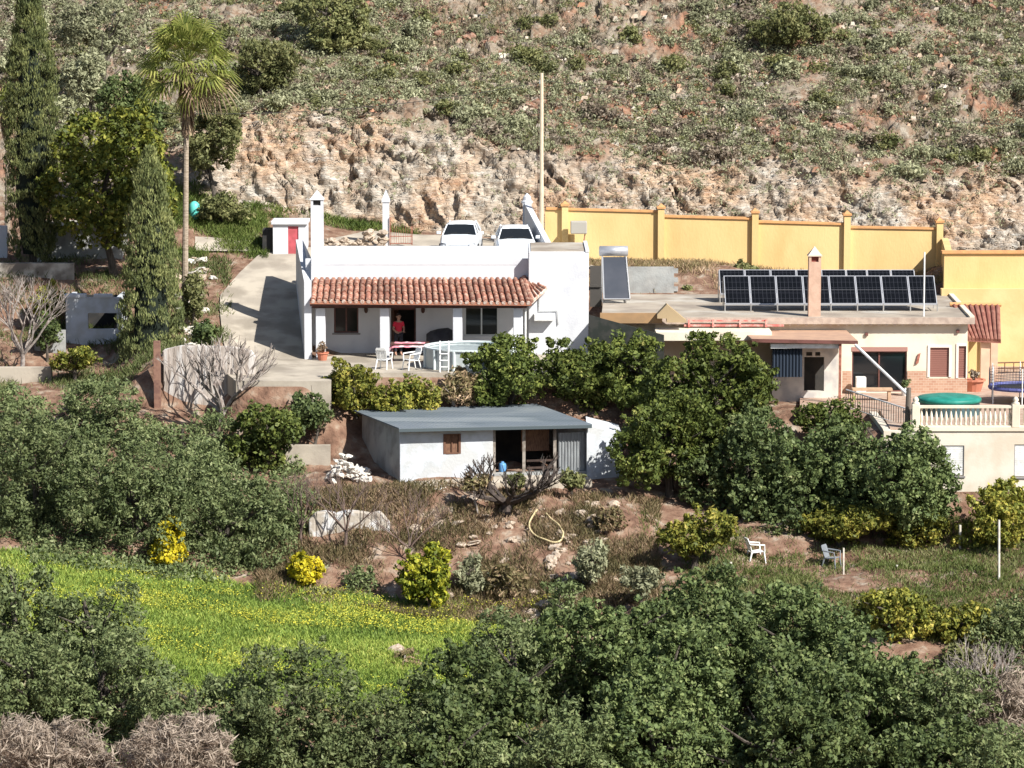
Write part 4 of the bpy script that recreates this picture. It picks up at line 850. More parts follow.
zb0, zb1 = ZP(427.4, YB), ZP(406, YB)
MB().box(XP(917, YB), 25, YB+.02, YB+.26, zb1-.09, zb1).build('handrail', CREAM, bal)
MB().box(XP(917, YB), 25, YB+.02, YB+.26, zb0+.002, zb0+.06).build('base_rail', CREAM, bal)
hB = zb1-.09-zb0-.06; prof = [(.05, 0), (.055, .04), (.035, .08), (.045, .14), (.065, .24), (.06, .34), (.03, .48), (.028, .52), (.045, .56), (.05, hB)]
b0 = MB().lathe((0, 0, 0), [(r, z*hB/.62 if i < 9 else hB) for i, (r, z) in enumerate(prof)], 10).build('baluster', CREAM); b0.data.shade_smooth()
posts = [916, 1016]
first = True
for k in range(40):
    px = 921.5+k*4.9
    if px > 1050: break
    if abs(px-1016) < 4: continue
    o = b0 if first else b0.copy()
    if not first: C.objects.link(o)
    first = False; o.parent = bal; o.location = Vector((XP(px, YB+.14), YB+.14, zb0+.061))-ORG[bal]
for px in posts:
    x = XP(px, YB); m = MB(); m.box(x-.15, x+.15, YB-.02, YB+.3, zb0+.001, zb1+.06); m.build('post', CREAM, bal, bevel=.02)
    m = MB(); m.lathe((x, YB+.14, zb1+.061), [(.15, 0), (.16, .04), (.08, .08), (.12, .16), (.08, .24), (.02, .28)], 10); m.build('finial', CREAM, bal, smooth=True)

# ============================================================ OBJECTS
# ---- cars
def car(label, px, Y, zg_, rz):
    root = thing('parked_car', label, 'car', (0, 0, 0), 'white cars parked on the road behind the white house')
    # car points towards -Y (front faces the viewer); y = length, front at -2.1
    secs = [(-2.10, .72, .34, .62, .60), (-1.95, .84, .28, .78, .70), (-1.2, .88, .24, .96, .74), (-.85, .89, .24, 1.00, .76), (.2, .90, .24, 1.00, .78), (1.5, .90, .24, 1.02, .78), (1.95, .86, .28, .98, .74), (2.1, .78, .36, .80, .66)]
    m = MB(); n = 0
    for (y, wd, zb_, zt_, wt) in secs:
        m.v += [(-wd*.92, y, zb_), (-wd, y, zb_+.2), (-wd, y, zt_-.16), (-wt-.06, y, zt_-.03), (-wt*.5, y, zt_+.02), (wt*.5, y, zt_+.02), (wt+.06, y, zt_-.03), (wd, y, zt_-.16), (wd, y, zb_+.2), (wd*.92, y, zb_)]
    for i in range(len(secs)-1):
        for k in range(10): m.f.append((i*10+k, i*10+(k+1) % 10, (i+1)*10+(k+1) % 10, (i+1)*10+k))
    m.f.append(tuple(range(10))); m.f.append(tuple((len(secs)-1)*10+k for k in range(10))[::-1])
    body = m.build('body', PAINT, root, smooth=True, bevel=.02)
    # cabin
    m = MB(); cab = [(-.95, .76, .99, .76), (-.25, .745, 1.40, .60), (.2, .74, 1.47, .60), (1.2, .74, 1.45, .60), (1.9, .72, 1.05, .66)]
    rb = [(-.30, 1.42, .60), (.1, 1.485, .60), (.7, 1.50, .60), (1.25, 1.46, .58), (1.5, 1.38, .56)]
    for (y, z, wd) in rb: m.v += [(-wd-.03, y, z-.07), (-wd+.05, y, z-.01), (-wd*.4, y, z+.015), (wd*.4, y, z+.015), (wd-.05, y, z-.01), (wd+.03, y, z-.07)]
    for i in range(4):
        for k in range(5): m.f.append((i*6+k, i*6+k+1, (i+1)*6+k+1, (i+1)*6+k))
    ro_ = m.build('roof', PAINT, root, smooth=True); s = ro_.modifiers.new('t', 'SOLIDIFY'); s.thickness = .04
    m = MB()
    for s_ in (-1, 1):
        m.tube([(s_*.79, -.98, .97), (s_*.625, -.30, 1.39)], .035, 6); m.tube([(s_*.625, -.30, 1.37), (s_*.625, 1.3, 1.40)], .03, 6); m.tube([(s_*.79, 1.85, 1.0), (s_*.60, 1.35, 1.42)], .05, 6); m.tube([(s_*.80, .35, 1.0), (s_*.63, .3, 1.42)], .03, 6)
    m.build('pillars', PAINT, root)
    MB().add([(-.75, -.97, 1.0), (.75, -.97, 1.0), (.60, -.31, 1.40), (-.60, -.31, 1.40)], [(0, 1, 2, 3)]).build('windscreen', GLASS, root)
    MB().add([(-.72, 1.85, 1.0), (.72, 1.85, 1.0), (.56, 1.42, 1.39), (-.56, 1.42, 1.39)], [(0, 3, 2, 1)]).build('rear_window', GLASS, root)
    for s_ in (-1, 1):
        MB().add([(s_*.79, -.93, 1.0), (s_*.79, 1.8, 1.0), (s_*.60, 1.38, 1.39), (s_*.62, -.3, 1.38)], [(0, 1, 2, 3)]).build('side_window', GLASS, root)
        q = MB().box(s_*1.0-.1, s_*1.0+.1, -.72, -.60, .98, 1.12).build('mirror', PAINT, root, bevel=.03)
        MB().add([(s_*.52, -2.08, .68), (s_*.80, -1.99, .72), (s_*.82, -1.93, .60), (s_*.54, -2.09, .56), (s_*.52, -2.14, .68), (s_*.81, -2.04, .72), (s_*.83, -1.99, .60), (s_*.54, -2.14, .56)], [(4, 5, 6, 7), (0, 3, 2, 1), (0, 1, 5, 4), (1, 2, 6, 5), (2, 3, 7, 6), (3, 0, 4, 7)]).build('headlight', mat('headlamp_glass', (.5, .52, .55), rough=.1, spec=.5), root)
        for yy in (-1.3, 1.3):
            wl = MB().tube([(s_*.70, yy, .31), (s_*.92, yy, .31)], .31, 18).build('wheel', RUBBER, root)
            MB().tube([(s_*.90, yy, .31), (s_*.935, yy, .31)], .19, 12).build('rim', CHROME, wl)
    MB().box(-.45, .45, -2.135, -2.09, .46, .58).build('grille', RUBBER, root)
    MB().box(-.26, .26, -2.16, -2.137, .36, .46).build('number_plate', WHITEMETAL, root)
    for s_ in (-.42, .18): MB().tube([(s_-.12, -.98, 1.012), (s_+.3, -.86, 1.075)], .012, 5).build('wiper', RUBBER, root)
    root.location = (XP(px, Y, 5), Y, zg_); root.rotation_euler = (0, 0, rz); ORG[root] = Vector((0, 0, 0))
    return root
zc1 = ZP(222, 12.6)-1.5
car('white hatchback parked on the upper road nearest the red gate', 461, 12.8, zc1, math.radians(-3)).scale = (.97, 1, 1)
c2 = car('white car with wide mirrors parked on the upper road against the white stepped wall', 515, 12.4, ZP(225.5, 12.4)-1.52, math.radians(2))

# ---- round above-ground pool at the white terrace
Yp = -2.7; px0 = XP(425, Yp, 1.5); R_ = 1.85; pcx = px0+R_; pz0 = Z0+.01; pz1 = ZP(345.5, Yp)
pool = thing('pool', 'round pale grey above-ground pool on the terrace of the white house', 'pool', (pcx, Yp, pz0))
m = MB(); nseg = 40
for r, z in ((R_, pz0), (R_, pz1-.05), (R_-.05, pz1-.05), (R_-.05, pz0+.05)):
    for k in range(nseg): a = 2*math.pi*k/nseg; m.v.append((pcx+r*math.cos(a), Yp+r*math.sin(a), z))
for j in range(3):
    for k in range(nseg): m.f.append((j*nseg+k, j*nseg+(k+1) % nseg, (j+1)*nseg+(k+1) % nseg, (j+1)*nseg+k))
m.f.append(tuple(3*nseg+k for k in range(nseg)))
m.build('pool_wall', mat('pool_wall_panel', (.50, .54, .53), (.42, .46, .46), 1.5, .6), pool)
m = MB()
for r, z in ((R_+.06, pz1-.06), (R_+.06, pz1), (R_-.1, pz1), (R_-.1, pz1-.06)):
    for k in range(nseg): a = 2*math.pi*k/nseg; m.v.append((pcx+r*math.cos(a), Yp+r*math.sin(a), z))
for j in range(4):
    for k in range(nseg): m.f.append((j*nseg+k, j*nseg+(k+1) % nseg, ((j+1) % 4)*nseg+(k+1) % nseg, ((j+1) % 4)*nseg+k))
m.build('rim', mat('pool_rim', (.62, .68, .68), rough=.5), pool)
m = MB(); m.lathe((pcx, Yp, pz1-.16), [(R_-.06, 0), (R_-.06, .012)], 40); m.build('water', mat('pool_cover_sheet', (.30, .345, .35), (.24, .28, .29), 1.5, .5, spec=.2), pool)
for k in range(12):
    a = 2*math.pi*(k+.35)/12; x, y = pcx+(R_+.035)*math.cos(a), Yp+(R_+.035)*math.sin(a)
    MB().tube([(x, y, pz0), (x, y, pz1-.06)], .06, 6).build('upright', mat('pool_rim', (.62, .68, .68)), pool)
m = MB()
for px in (440, 448.5):
    x = XP(px, Yp-R_-.1); m.tube([(x, Yp-R_-.25, pz0), (x, Yp-R_-.18, pz1+.1), (x, Yp-R_-.1, pz1+.33), (x, Yp-R_+.1, pz1+.36), (x, Yp-R_+.22, pz1+.2), (x, Yp-R_+.25, pz1-.3)], .035, 7)
for k in range(3): m.box(XP(440, Yp-R_), XP(448.5, Yp-R_), Yp-R_-.27, Yp-R_-.15, pz0+.2+.27*k, pz0+.23+.27*k)
tagb(m, 'pool_ladder', PLASTIC, 'white pool ladder hooked over the rim of the grey pool', 'ladder')

# ---- plastic garden chairs
def plastic_chair(label, loc, rz, group=None, sc=1.0, m_=None):
    mt = m_ or PLASTIC
    r = thing('garden_chair', label, 'chair', (0, 0, 0), group)
    MB().slab([(-.24, -.22, .44), (.24, -.22, .44), (.21, .22, .40), (-.21, .22, .40)], .03).build('seat', mt, r, bevel=.01)
    m = MB()
    for k in range(5): x = -.18+.09*k; m.slab([(x-.038, .20, .42), (x+.038, .20, .42), (x*1.08+.038, .34, .82+.05*math.cos(x*6)), (x*1.08-.038, .34, .82+.05*math.cos(x*6))], (0, .025, 0))
    m.slab([(-.23, .335, .80), (.23, .335, .80), (.19, .35, .90), (-.19, .35, .90)], (0, .03, 0)); m.build('backrest', mt, r)
    for s in (-1, 1):
        MB().tube([(s*.23, -.22, .43), (s*.27, -.28, 0)], [.035, .022], 6).build('leg', mt, r); MB().tube([(s*.21, .22, .41), (s*.25, .33, 0)], [.035, .022], 6).build('leg', mt, r)
        MB().tube([(s*.25, -.24, .42), (s*.29, -.22, .66), (s*.29, .05, .68), (s*.25, .30, .70)], .028, 6).build('armrest', mt, r)
    r.location = loc; r.rotation_euler = (0, 0, rz); r.scale = (sc,)*3; return r
plastic_chair('white plastic armchair standing under the citrus tree on the lower dirt garden', (XP(756, -17.6, -4), -17.6, ZP(562.5, -17.6)), math.radians(105), sc=1.05)
plastic_chair('white plastic armchair at the pink covered table on the terrace', (XP(411.5, -3.9, 1), -3.9, Z0+.005), math.radians(-60), sc=1.0)
plastic_chair('white plastic chair seen from behind beside the second porch column', (XP(384, -3.6, 1), -3.6, Z0+.005), math.radians(160), sc=1.0)
plastic_chair('grey plastic chair with shade darkened into it under the yellowing citrus tree', (XP(832, -18.2, -4), -18.2, ZP(568, -18.2)), math.radians(60), sc=.95, m_=mat('shaded_grey_plastic', (.20, .22, .24), rough=.6))  # grey plastic, darkened further so the colour carries the shade
# ---- table with a pink cloth
tx, ty = XP(411, -.9, 2), -.9
tb_ = thing('terrace_table', 'table under a pink and white cloth in front of the open door', 'table', (tx, ty, Z0))
MB().box(tx-.85, tx+.75, ty-.4, ty+.4, Z0+.74, Z0+.78).build('tabletop', DARKWOOD, tb_)
for s in (-1, 1):
    for q in (-1, 1): MB().box(tx-.05+s*.72-.03, tx-.05+s*.72+.03, ty+q*.34-.03, ty+q*.34+.03, Z0, Z0+.739).build('leg', DARKWOOD, tb_)
m = MB(); nx, ny = 14, 6
for j in range(ny+1):
    for i in range(nx+1):
        u = i/nx*2-1; v = j/ny*2-1; dr_ = .16*max(0, abs(v)-.6)/.4+.2*max(0, abs(u)-.8)/.2
        m.v.append((tx-.05+u*.86, ty+v*.44, Z0+.80-dr_+.015*math.sin(i*1.7+j)))
for j in range(ny):
    for i in range(nx): b = j*(nx+1)+i; m.f.append((b, b+1, b+nx+2, b+nx+1))
tagb(m, 'tablecloth', mat('pink_cloth', (.62, .22, .27), (.75, .55, .56), 2.2, .9, lo=.48, hi=.56), 'pink and white cloth lying over the terrace table', 'tablecloth')
# ---- covered dark grill behind the pool
gx, gy = XP(441, 1.4, 2), 1.3
m = MB(); m.prism([(gx-.6, gy-.35), (gx+.5, gy-.35), (gx+.5, gy+.35), (gx-.6, gy+.35)], Z0+.01, [Z0+1.0, Z0+1.05, Z0+1.15, Z0+1.1])
m2 = MB(); 
secs = [(-.62, .2, .9), (-.45, .34, 1.02), (-.1, .38, 1.12), (.3, .36, 1.16), (.5, .3, 1.05)]
m = MB()
for (x, hw, h) in secs: m.v += [(gx+x, gy-hw-.04, Z0+.01), (gx+x, gy-hw, Z0+h*.8), (gx+x, gy-hw*.4, Z0+h), (gx+x, gy+hw*.5, Z0+h), (gx+x, gy+hw, Z0+.01)]
for i in range(4):
    for k in range(4): m.f.append((i*5+k, (i+1)*5+k, (i+1)*5+k+1, i*5+k+1))
m.f += [(0, 1, 2, 3, 4), (24, 23, 22, 21, 20)]
tagb(m, 'covered_grill', mat('black_cover', (.03, .03, .035), (.05, .05, .055), 3, .8, .4, 6), 'grill under a black cover against the porch wall behind the pool', 'grill', smooth=True)
# ---- potted plants
def leafblob(name, parent, c, rad, n, size, m_, K=10, asp=.5, flat=1.0):
    cc = np.array(c)+unit(rng.normal(size=(K, 3)))*rad*rng.random((K, 1))*.8*np.array([1, 1, flat]); return npmesh(name, leafquads(cc, np.full(K, rad*.45), n, size, asp), 4, m_, parent)
def pot(label, px, Y, z, r, h, pm, lm, pr, cat='plant', group=None):
    x = XP(px, Y, z); t = thing('potted_plant', label, cat, (x, Y, z), group)
    MB().lathe((x, Y, z), [(r*.65, 0), (r*.9, h*.85), (r*1.05, h*.86), (r*1.05, h), (r*.85, h), (r*.8, h*.9)], 14).build('pot', pm, t, smooth=False)
    leafblob('foliage', t, (x, Y, z+h+pr*.7), pr, 26, .07, lm, 9); return t
POT = mat('terracotta_pot', (.50, .18, .11), (.42, .16, .10), 3, .8); POTW = mat('white_pot', (.7, .68, .64), rough=.7)
pot('terracotta pot of brown leaved plants at the foot of the leftmost porch column', 322.5, -.5, Z0, .26, .34, POT, DEADPALM, .3)
pot('terracotta bowl of low shrubs beside the tiled side roof pillar', 973, -2.4, .0, .5, .5, POT, SCRUBBROWN, .28)
pot('dark leaved potted plant at the right of the sliding door', 905, -3.9, 0, .2, .3, POTW, OAK, .26)
# ---- teal covered pool tub and trampoline
tx, ty = XP(949, -9.6, .3), -9.6
tub = thing('covered_tub', 'round garden pool under a teal green cover behind the balustrade', 'pool', (tx, ty, 0))
MB().lathe((tx, ty, 0.0), [(1.2, 0), (1.2, .62)], 30).build('tub_wall', mat('dark_tub', (.05, .09, .10), rough=.6), tub)
TEAL = mat('teal_tarp', (.012, .17, .13), (.02, .23, .18), 2.5, .5)
m = MB(); prof = [(1.26, .50), (1.27, .62), (1.2, .68), (.8, .74), (.3, .77)]; m.lathe((tx, ty, 0), prof, 30); m.build('cover', TEAL, tub, smooth=True)
tr_ = thing('trampoline', 'trampoline with blue edge padding and a black safety net at the right edge', 'trampoline', (XP(1020, -6, .5), -6, 0))
cx_, cy_ = XP(1021, -6, .5), -6; Rt = 1.25
NET = mat('black_net', (.03, .035, .05), rough=.9)
m = MB()
for k in range(24):
    a, b = 2*math.pi*k/24, 2*math.pi*(k+1)/24; m.tube([(cx_+Rt*math.cos(a), cy_+Rt*math.sin(a), .62), (cx_+Rt*math.cos(b), cy_+Rt*math.sin(b), .62)], .09, 6)
m.build('edge_padding', mat('blue_pad', (.08, .09, .25), rough=.6), tr_)
MB().lathe((cx_, cy_, .56), [(Rt-.05, 0), (Rt-.05, .02)], 24).build('bed', RUBBER, tr_)
for k in range(6):
    a = 2*math.pi*(k+.4)/6; x, y = cx_+Rt*1.05*math.cos(a), cy_+Rt*1.05*math.sin(a); MB().tube([(x, y, 0), (x, y, 1.5)], .025, 6).build('net_pole', WHITEMETAL, tr_)
m = MB()
for k in range(60):
    a = 2*math.pi*k/60; x, y = cx_+Rt*1.03*math.cos(a), cy_+Rt*1.03*math.sin(a); m.tube([(x, y, .65), (x, y, 1.3+.12*math.sin(a*3))], .008, 3, cap=False)
for z in np.arange(.72, 1.35, .11):
    for k in range(30):
        a, b = 2*math.pi*k/30, 2*math.pi*(k+1)/30; m.tube([(cx_+Rt*1.03*math.cos(a), cy_+Rt*1.03*math.sin(a), z), (cx_+Rt*1.03*math.cos(b), cy_+Rt*1.03*math.sin(b), z)], .008, 3, cap=False)
m.build('safety_net', NET, tr_)
# ---- diagonal awning pole
m = MB(); m.tube([W(855.5, 345, -6.6), W(907, 394, -9.3)], .06, 8); tagb(m, 'awning_arm', WHITEMETAL, 'long white pole leaning diagonally across the brown sliding door', 'pole')
m = MB(); m.tube([(XP(908, -13.6), -13.4, -.1), (XP(909, -13.6), -13.4, ZP(388, -13.5))], [.12, .09], 8); tagb(m, 'post', mat('dark_post', (.13, .11, .09), rough=.9), 'dark rough post at the left end of the balustrade', 'post')
# dark iron railing left of balustrade
rl = thing('terrace_railing', 'thin dark metal railing between the annex and the balustrade', 'railing', (XP(870, -9), -9, -.1))
r0, r1 = (XP(846, -8.2), -8.2), (XP(906, -12.8), -12.8)
m = MB(); m.tube([(r0[0], r0[1], .78), (r1[0], r1[1], .62)], .03, 6); m.tube([(r0[0], r0[1], .1), (r1[0], r1[1], -.05)], .02, 6); m.build('rails', WHITEMETAL, rl)
m = MB()
for k in range(26): t = k/25; x, y = r0[0]+(r1[0]-r0[0])*t, r0[1]+(r1[1]-r0[1])*t; m.tube([(x, y, .08-.14*t), (x, y, .77-.15*t)], .014, 4)
m.build('bars', mat('dark_iron', (.05, .05, .045), rough=.6), rl)
# patio furniture: small white cupboard inside & bench
m = MB(); m.box(XP(856, -3.6), XP(866, -3.6), -3.7, -3.3, ZP(392, -3.6), ZP(377, -3.6)); tagb(m, 'cupboard', WHITEMETAL, 'small white cupboard standing before the left leaf of the sliding door', 'cupboard', bevel=.02)
bn = thing('patio_bench', 'low tan bench in front of the sliding door', 'bench', (XP(872, -5.4), -5.4, 0))
MB().box(XP(852, -5.4), XP(892, -5.4), -5.7, -5.2, .42, .5).build('seat', mat('tan_wood', (.50, .34, .22), (.42, .28, .18), 4, .7), bn)
for px in (854, 889): MB().box(XP(px, -5.4)-.06, XP(px, -5.4)+.06, -5.65, -5.25, .0, .419).build('leg', mat('tan_wood', (.5, .34, .22)), bn)
# low stone wall and fence at far right behind the trampoline
m = MB(); m.box(XP(994, 4, 1), 25, 4.0, 4.3, 0, ZP(374, 4)); tagb(m, 'low_wall', STONE, 'low pale stone wall at the right edge behind the trampoline', 'wall')
m = MB(); z1 = ZP(363, 4.1)
m.tube([(XP(994, 4.1), 4.15, z1), (25, 4.15, z1+.1)], .03, 5); m.tube([(XP(994, 4.1), 4.15, z1-.25), (25, 4.15, z1-.15)], .03, 5)
for k in range(8): x = XP(996+k*9, 4.1); m.tube([(x, 4.15, ZP(374, 4)), (x, 4.15, z1+.02)], .025, 5)
tagb(m, 'post_fence', WOOD, 'thin wooden rail fence standing on the low stone wall at the right edge', 'fence')

# ---- left garden buildings
lb = thing('storage_building', 'low white building greyed for the shade of the round crowned tree', 'building', (XP(80, 12), 12, 4))
x0, x1 = XP(41, 12, 4.6), XP(122, 12, 4.6)
MB().box(x0, x1, 12, 15, 3.6, ZP(228, 12)).build('wall', GREYCONC, lb)  # white walls given a grey colour that stands in for tree shade
MB().box(x0-.15, x1+.15, 11.85, 15.1, ZP(228, 12)+.002, ZP(226, 12)+.03).build('roof', ROOFGREY, lb)
m = MB(); m.box(XP(-60, 12), XP(7, 12), 12.5, 12.8, 3.8, ZP(226, 12.5)); tagb(m, 'garden_wall', WHITE, 'bright white wall end left of the tall cypress', 'wall')
m = MB(); m.box(XP(36, 12.2, 4), XP(42.5, 12.2, 4), 11.7, 12.1, 3.6, ZP(226, 12)); tagb(m, 'gate_post', WHITE, 'white post between the tall cypress and the shaded grey building', 'post')
m = MB(); m.box(-30, XP(76, 8.3), 8.0, 8.4, 1.2, ZP(263, 8.2)); tagb(m, 'terrace_wall', mat('pale_path_wall', (.50, .46, .40), (.36, .32, .27), 1.6, .9, .3, c3=(.2, .17, .14), s3=.9), 'long low wall with a pale top edge below the tall cypress', 'wall')
lo = thing('garden_store', 'small roofless white block store with a dark opening left of the front cypress', 'shed', (XP(90, 3.5), 3.5, .9))
x0, x1 = XP(66, 3.5, 2), XP(121, 3.5, 2); zt2 = ZP(297.5, 3.5)
m = MB(); wall_holes(m, x0, x1, .7, zt2, 3.5, 3.7, [(XP(88, 3.5, 2), XP(117, 3.5, 2), ZP(329, 3.5), ZP(313, 3.5))]); m.box(x0, x0+.2, 3.701, 6, .7, zt2); m.box(x1-.2, x1, 3.701, 6, .7, zt2); m.build('wall', DIRTYWHITE, lo)
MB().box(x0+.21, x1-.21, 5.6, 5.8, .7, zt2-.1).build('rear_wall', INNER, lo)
MB().box(x0-.05, XP(86, 3.5, 2), 3.45, 3.9, zt2+.002, zt2+.14).build('wall_coping', WHITE, lo)
MB().box(XP(94, 3.5, 2), XP(112, 3.5, 2), 3.45, 3.9, zt2+.002, zt2+.13).build('wall_coping', WHITE, lo)
m = MB(); m.box(XP(35, 2.6), XP(66, 2.6), 2.5, 2.7, .5, ZP(330, 2.6)); tagb(m, 'side_wall', GREYCONC, 'low grey wall joining the small block store behind the bare branches', 'wall')
m = MB(); m.box(-28, XP(52, -1.2), -1.4, -1.0, -1, ZP(367, -1.2)); tagb(m, 'path_wall', CONC, 'low tan wall edging the path behind the olive trees at the left', 'wall')
# retaining wall with streaked plaster, wood post
m = MB(); pts = [(165, 349, -4.6), (182, 345, -4.7), (232, 346, -4.8), (252, 350, -4.9), (256, 356, -4.9)]
for (a, b) in zip(pts[:-1], pts[1:]):
    m.prism([(XP(a[0], a[2], 1), a[2]-.5), (XP(b[0], b[2], 1), b[2]-.5), (XP(b[0], b[2], 1), b[2]), (XP(a[0], a[2], 1), a[2])], -1.2, [ZP(a[1], a[2]), ZP(b[1], b[2]), ZP(b[1], b[2]), ZP(a[1], a[2])])
tagb(m, 'retaining_wall', mat('streaked_concrete', (.50, .44, .39), (.33, .28, .24), 2.2, .95, .5, 8, stretch=(4, 1, .5), c3=(.56, .53, .5), s3=1.2), 'rough streaked concrete retaining wall behind the bare fig tree', 'wall')
m = MB(); m.box(XP(154, -5.4, 1), XP(160.5, -5.4, 1), -5.5, -5.25, -.6, ZP(341, -5.4)); tagb(m, 'wooden_post', mat('reddish_post', (.25, .14, .10), (.17, .09, .07), 5, .9), 'upright reddish wooden post at the foot of the front cypress', 'post')
m = MB(); m.box(XP(284, -9.2), XP(330, -9.2), -9.4, -9.0, -2.6, ZP(445, -9.2)); tagb(m, 'garden_wall', CONC, 'short weathered concrete wall left of the white rubble heap', 'wall')
m = MB(); wp = [(309, 519), (316, 512), (327, 510.5), (336, 513), (347, 510), (360, 511), (371, 513), (380, 511), (386, 517), (390, 523)]
for (a, b) in zip(wp[:-1], wp[1:]): m.prism([(XP(a[0], -16, -3), -16.2), (XP(b[0], -16, -3), -16.2), (XP(b[0], -16, -3), -15.8), (XP(a[0], -16, -3), -15.8)], -4.6, [ZP(a[1], -16), ZP(b[1], -16), ZP(b[1], -16), ZP(a[1], -16)])
tagb(m, 'garden_wall', mat('flaking_whitewash', (.62, .61, .60), (.42, .37, .31), 1.6, .95, .4, 7, lo=.45, hi=.55), 'low flaking whitewashed wall among bare shrubs below the shed', 'wall', bevel=.05)
# barrel: turquoise
m = MB(); bx = XP(194.5, 17, 6); m.lathe((bx, 17, gz(bx, 17)), [(.18, 0), (.24, .12), (.26, .45), (.24, .75), (.14, .86), (.06, .9)], 14); tb2 = tagb(m, 'water_barrel', mat('turquoise_plastic', (.12, .55, .48), rough=.4), 'turquoise plastic barrel on the slope right of the palm trunk', 'barrel', smooth=True); tb2.scale = (.95, .95, .95)
# small dark cylinder shadowing: short pole by driveway (casts the streak)
# ---- rocks
def rock_mesh(r, seed, sub=2, flat=.7):
    bm = bmesh.new(); bmesh.ops.create_icosphere(bm, subdivisions=sub, radius=1); co = np.array([v.co[:] for v in bm.verts])
    f1, f2, cid, tl_ = worley(co[:, 0]*1.3+seed, co[:, 1]*1.3, co[:, 2]*1.3, seed); s = 1+(cid-.5)*.5+fbm(co[:, 0]*2, co[:, 1]*2, co[:, 2]*2+seed, 2, seed)*.3
    for v, k in zip(bm.verts, s): v.co = Vector(v.co)*float(k)*r; v.co.z *= flat
    me = bpy.data.meshes.new('rock'); bm.to_mesh(me); bm.free(); return me
RK = {}
for kk, mt in (('white', WHITESTONE), ('red', REDROCK), ('stone', STONE)):
    RK[kk] = []
    for i in range(4): me = rock_mesh(1, 10+i+len(kk)); me.materials.append(mt); RK[kk].append(me)
def rock(kind, x, y, r, label, group, name='rock', sink=.25, z=None, cat='rock'):
    o = bpy.data.objects.new(name, random.choice(RK[kind])); C.objects.link(o); zz = float(gzn(x, y)[0]) if z is None else z
    o.location = (x, y, zz-r*sink+r*.4); o.rotation_euler = (random.uniform(-.5, .5), random.uniform(-.5, .5), random.uniform(0, 6)); o.scale = (r*random.uniform(.8, 1.3), r*random.uniform(.8, 1.2), r*random.uniform(.6, 1)); tag(o, label, cat, group); return o
for i in range(85):   # whitewashed rubble heap left of the shed
    u = random.random(); px = 330+u*38+random.uniform(-2, 2); Y = -11.3+random.uniform(-.9, .9); x = XP(px, Y, -2)
    h = max(0, 1-abs(px-346)/22)*.75*random.random()
    rock('white', x, Y, random.uniform(.08, .19), 'whitish stone in the rubble heap left of the shed', 'whitish stones heaped left of the shed', z=gz(x, Y)+h)
for i in range(110):
    px = random.choice([random.uniform(410, 620), random.uniform(545, 600)]); Y = random.uniform(-21, -13.5); x = XP(px, Y, -4)
    rock('stone', x, Y, random.uniform(.09, .27), 'pale loose stone on the brown bank '+('left of' if px < 524 else ('around' if px < 572 else 'right of'))+' the yellow pipe loop', 'loose stones on the brown bank '+('left of' if px < 524 else ('around' if px < 572 else 'right of'))+' the pipe')
for i in range(22):
    px = random.uniform(505, 580); Y = random.uniform(-22, -20.3); x = XP(px, Y, -5)
    rock('stone', x, Y, random.uniform(.16, .34), 'rounded stone at the right edge of the green meadow', 'rounded stones edging the meadow')
m = MB(); m.slab([W(404, 498.5, -13.9), W(438, 501, -14.2), W(452, 492, -13.4), W(446, 487, -13.1), W(420, 490, -13.3)], .1); tagb(m, 'stone_slab', mat('pale_slab', (.62, .58, .52), (.48, .42, .36), 3, .9), 'broken pale slab lying on the soil before the shed', 'slab')
m = MB(); m.slab([(XP(402, -12.7, -2.3), -12.75, ZP(482, -12.7)), (XP(484, -12, -2.3), -11.95, ZP(477, -12)), (XP(584, -11, -2.3), -10.95, ZP(474, -11)), (XP(592, -11.3, -2.3), -11.5, ZP(479, -11.4)), (XP(486, -12.6, -2.3), -12.6, ZP(483, -12.6)), (XP(400, -13.2, -2.3), -13.2, ZP(487, -13.2))], .4)
tag(m.build('shed_apron', CONC), kind='structure')
# stones by the rockery at the left of the driveway
for i in range(70):
    px = random.gauss(192, 7); Y = random.uniform(-1, 13); x = XP(px, Y, 3); rock('white' if i % 3 else 'stone', x, Y, random.uniform(.12, .34), ('whitish' if i % 3 else 'tan')+' stone in the rockery left of the driveway, '+('near its foot' if Y < 5 else 'near its top end'), ('whitish' if i % 3 else 'tan')+' rockery stones '+('near the foot' if Y < 5 else 'near the top')+' of the driveway')
for i in range(26):
    px = random.uniform(165, 235); Y = random.uniform(-4.4, -2.5); x = XP(px, Y, 1.5); rock('stone', x, Y, random.uniform(.12, .28), 'stone lying on top of the streaked retaining wall', 'stones on the retaining wall', sink=.1)
for i in range(60):   # dry stone wall behind the white roof
    px = random.uniform(322, 386); x = XP(px, 14.6, 4.6); Y = 14.6+random.uniform(-.15, .15); rock('stone', x, Y, random.uniform(.14, .24), 'tan stone in the low dry wall left of the gate pillar', 'stones of the low dry wall behind the white roof', z=4.3+random.random()*(.55 if px < 365 else .95))
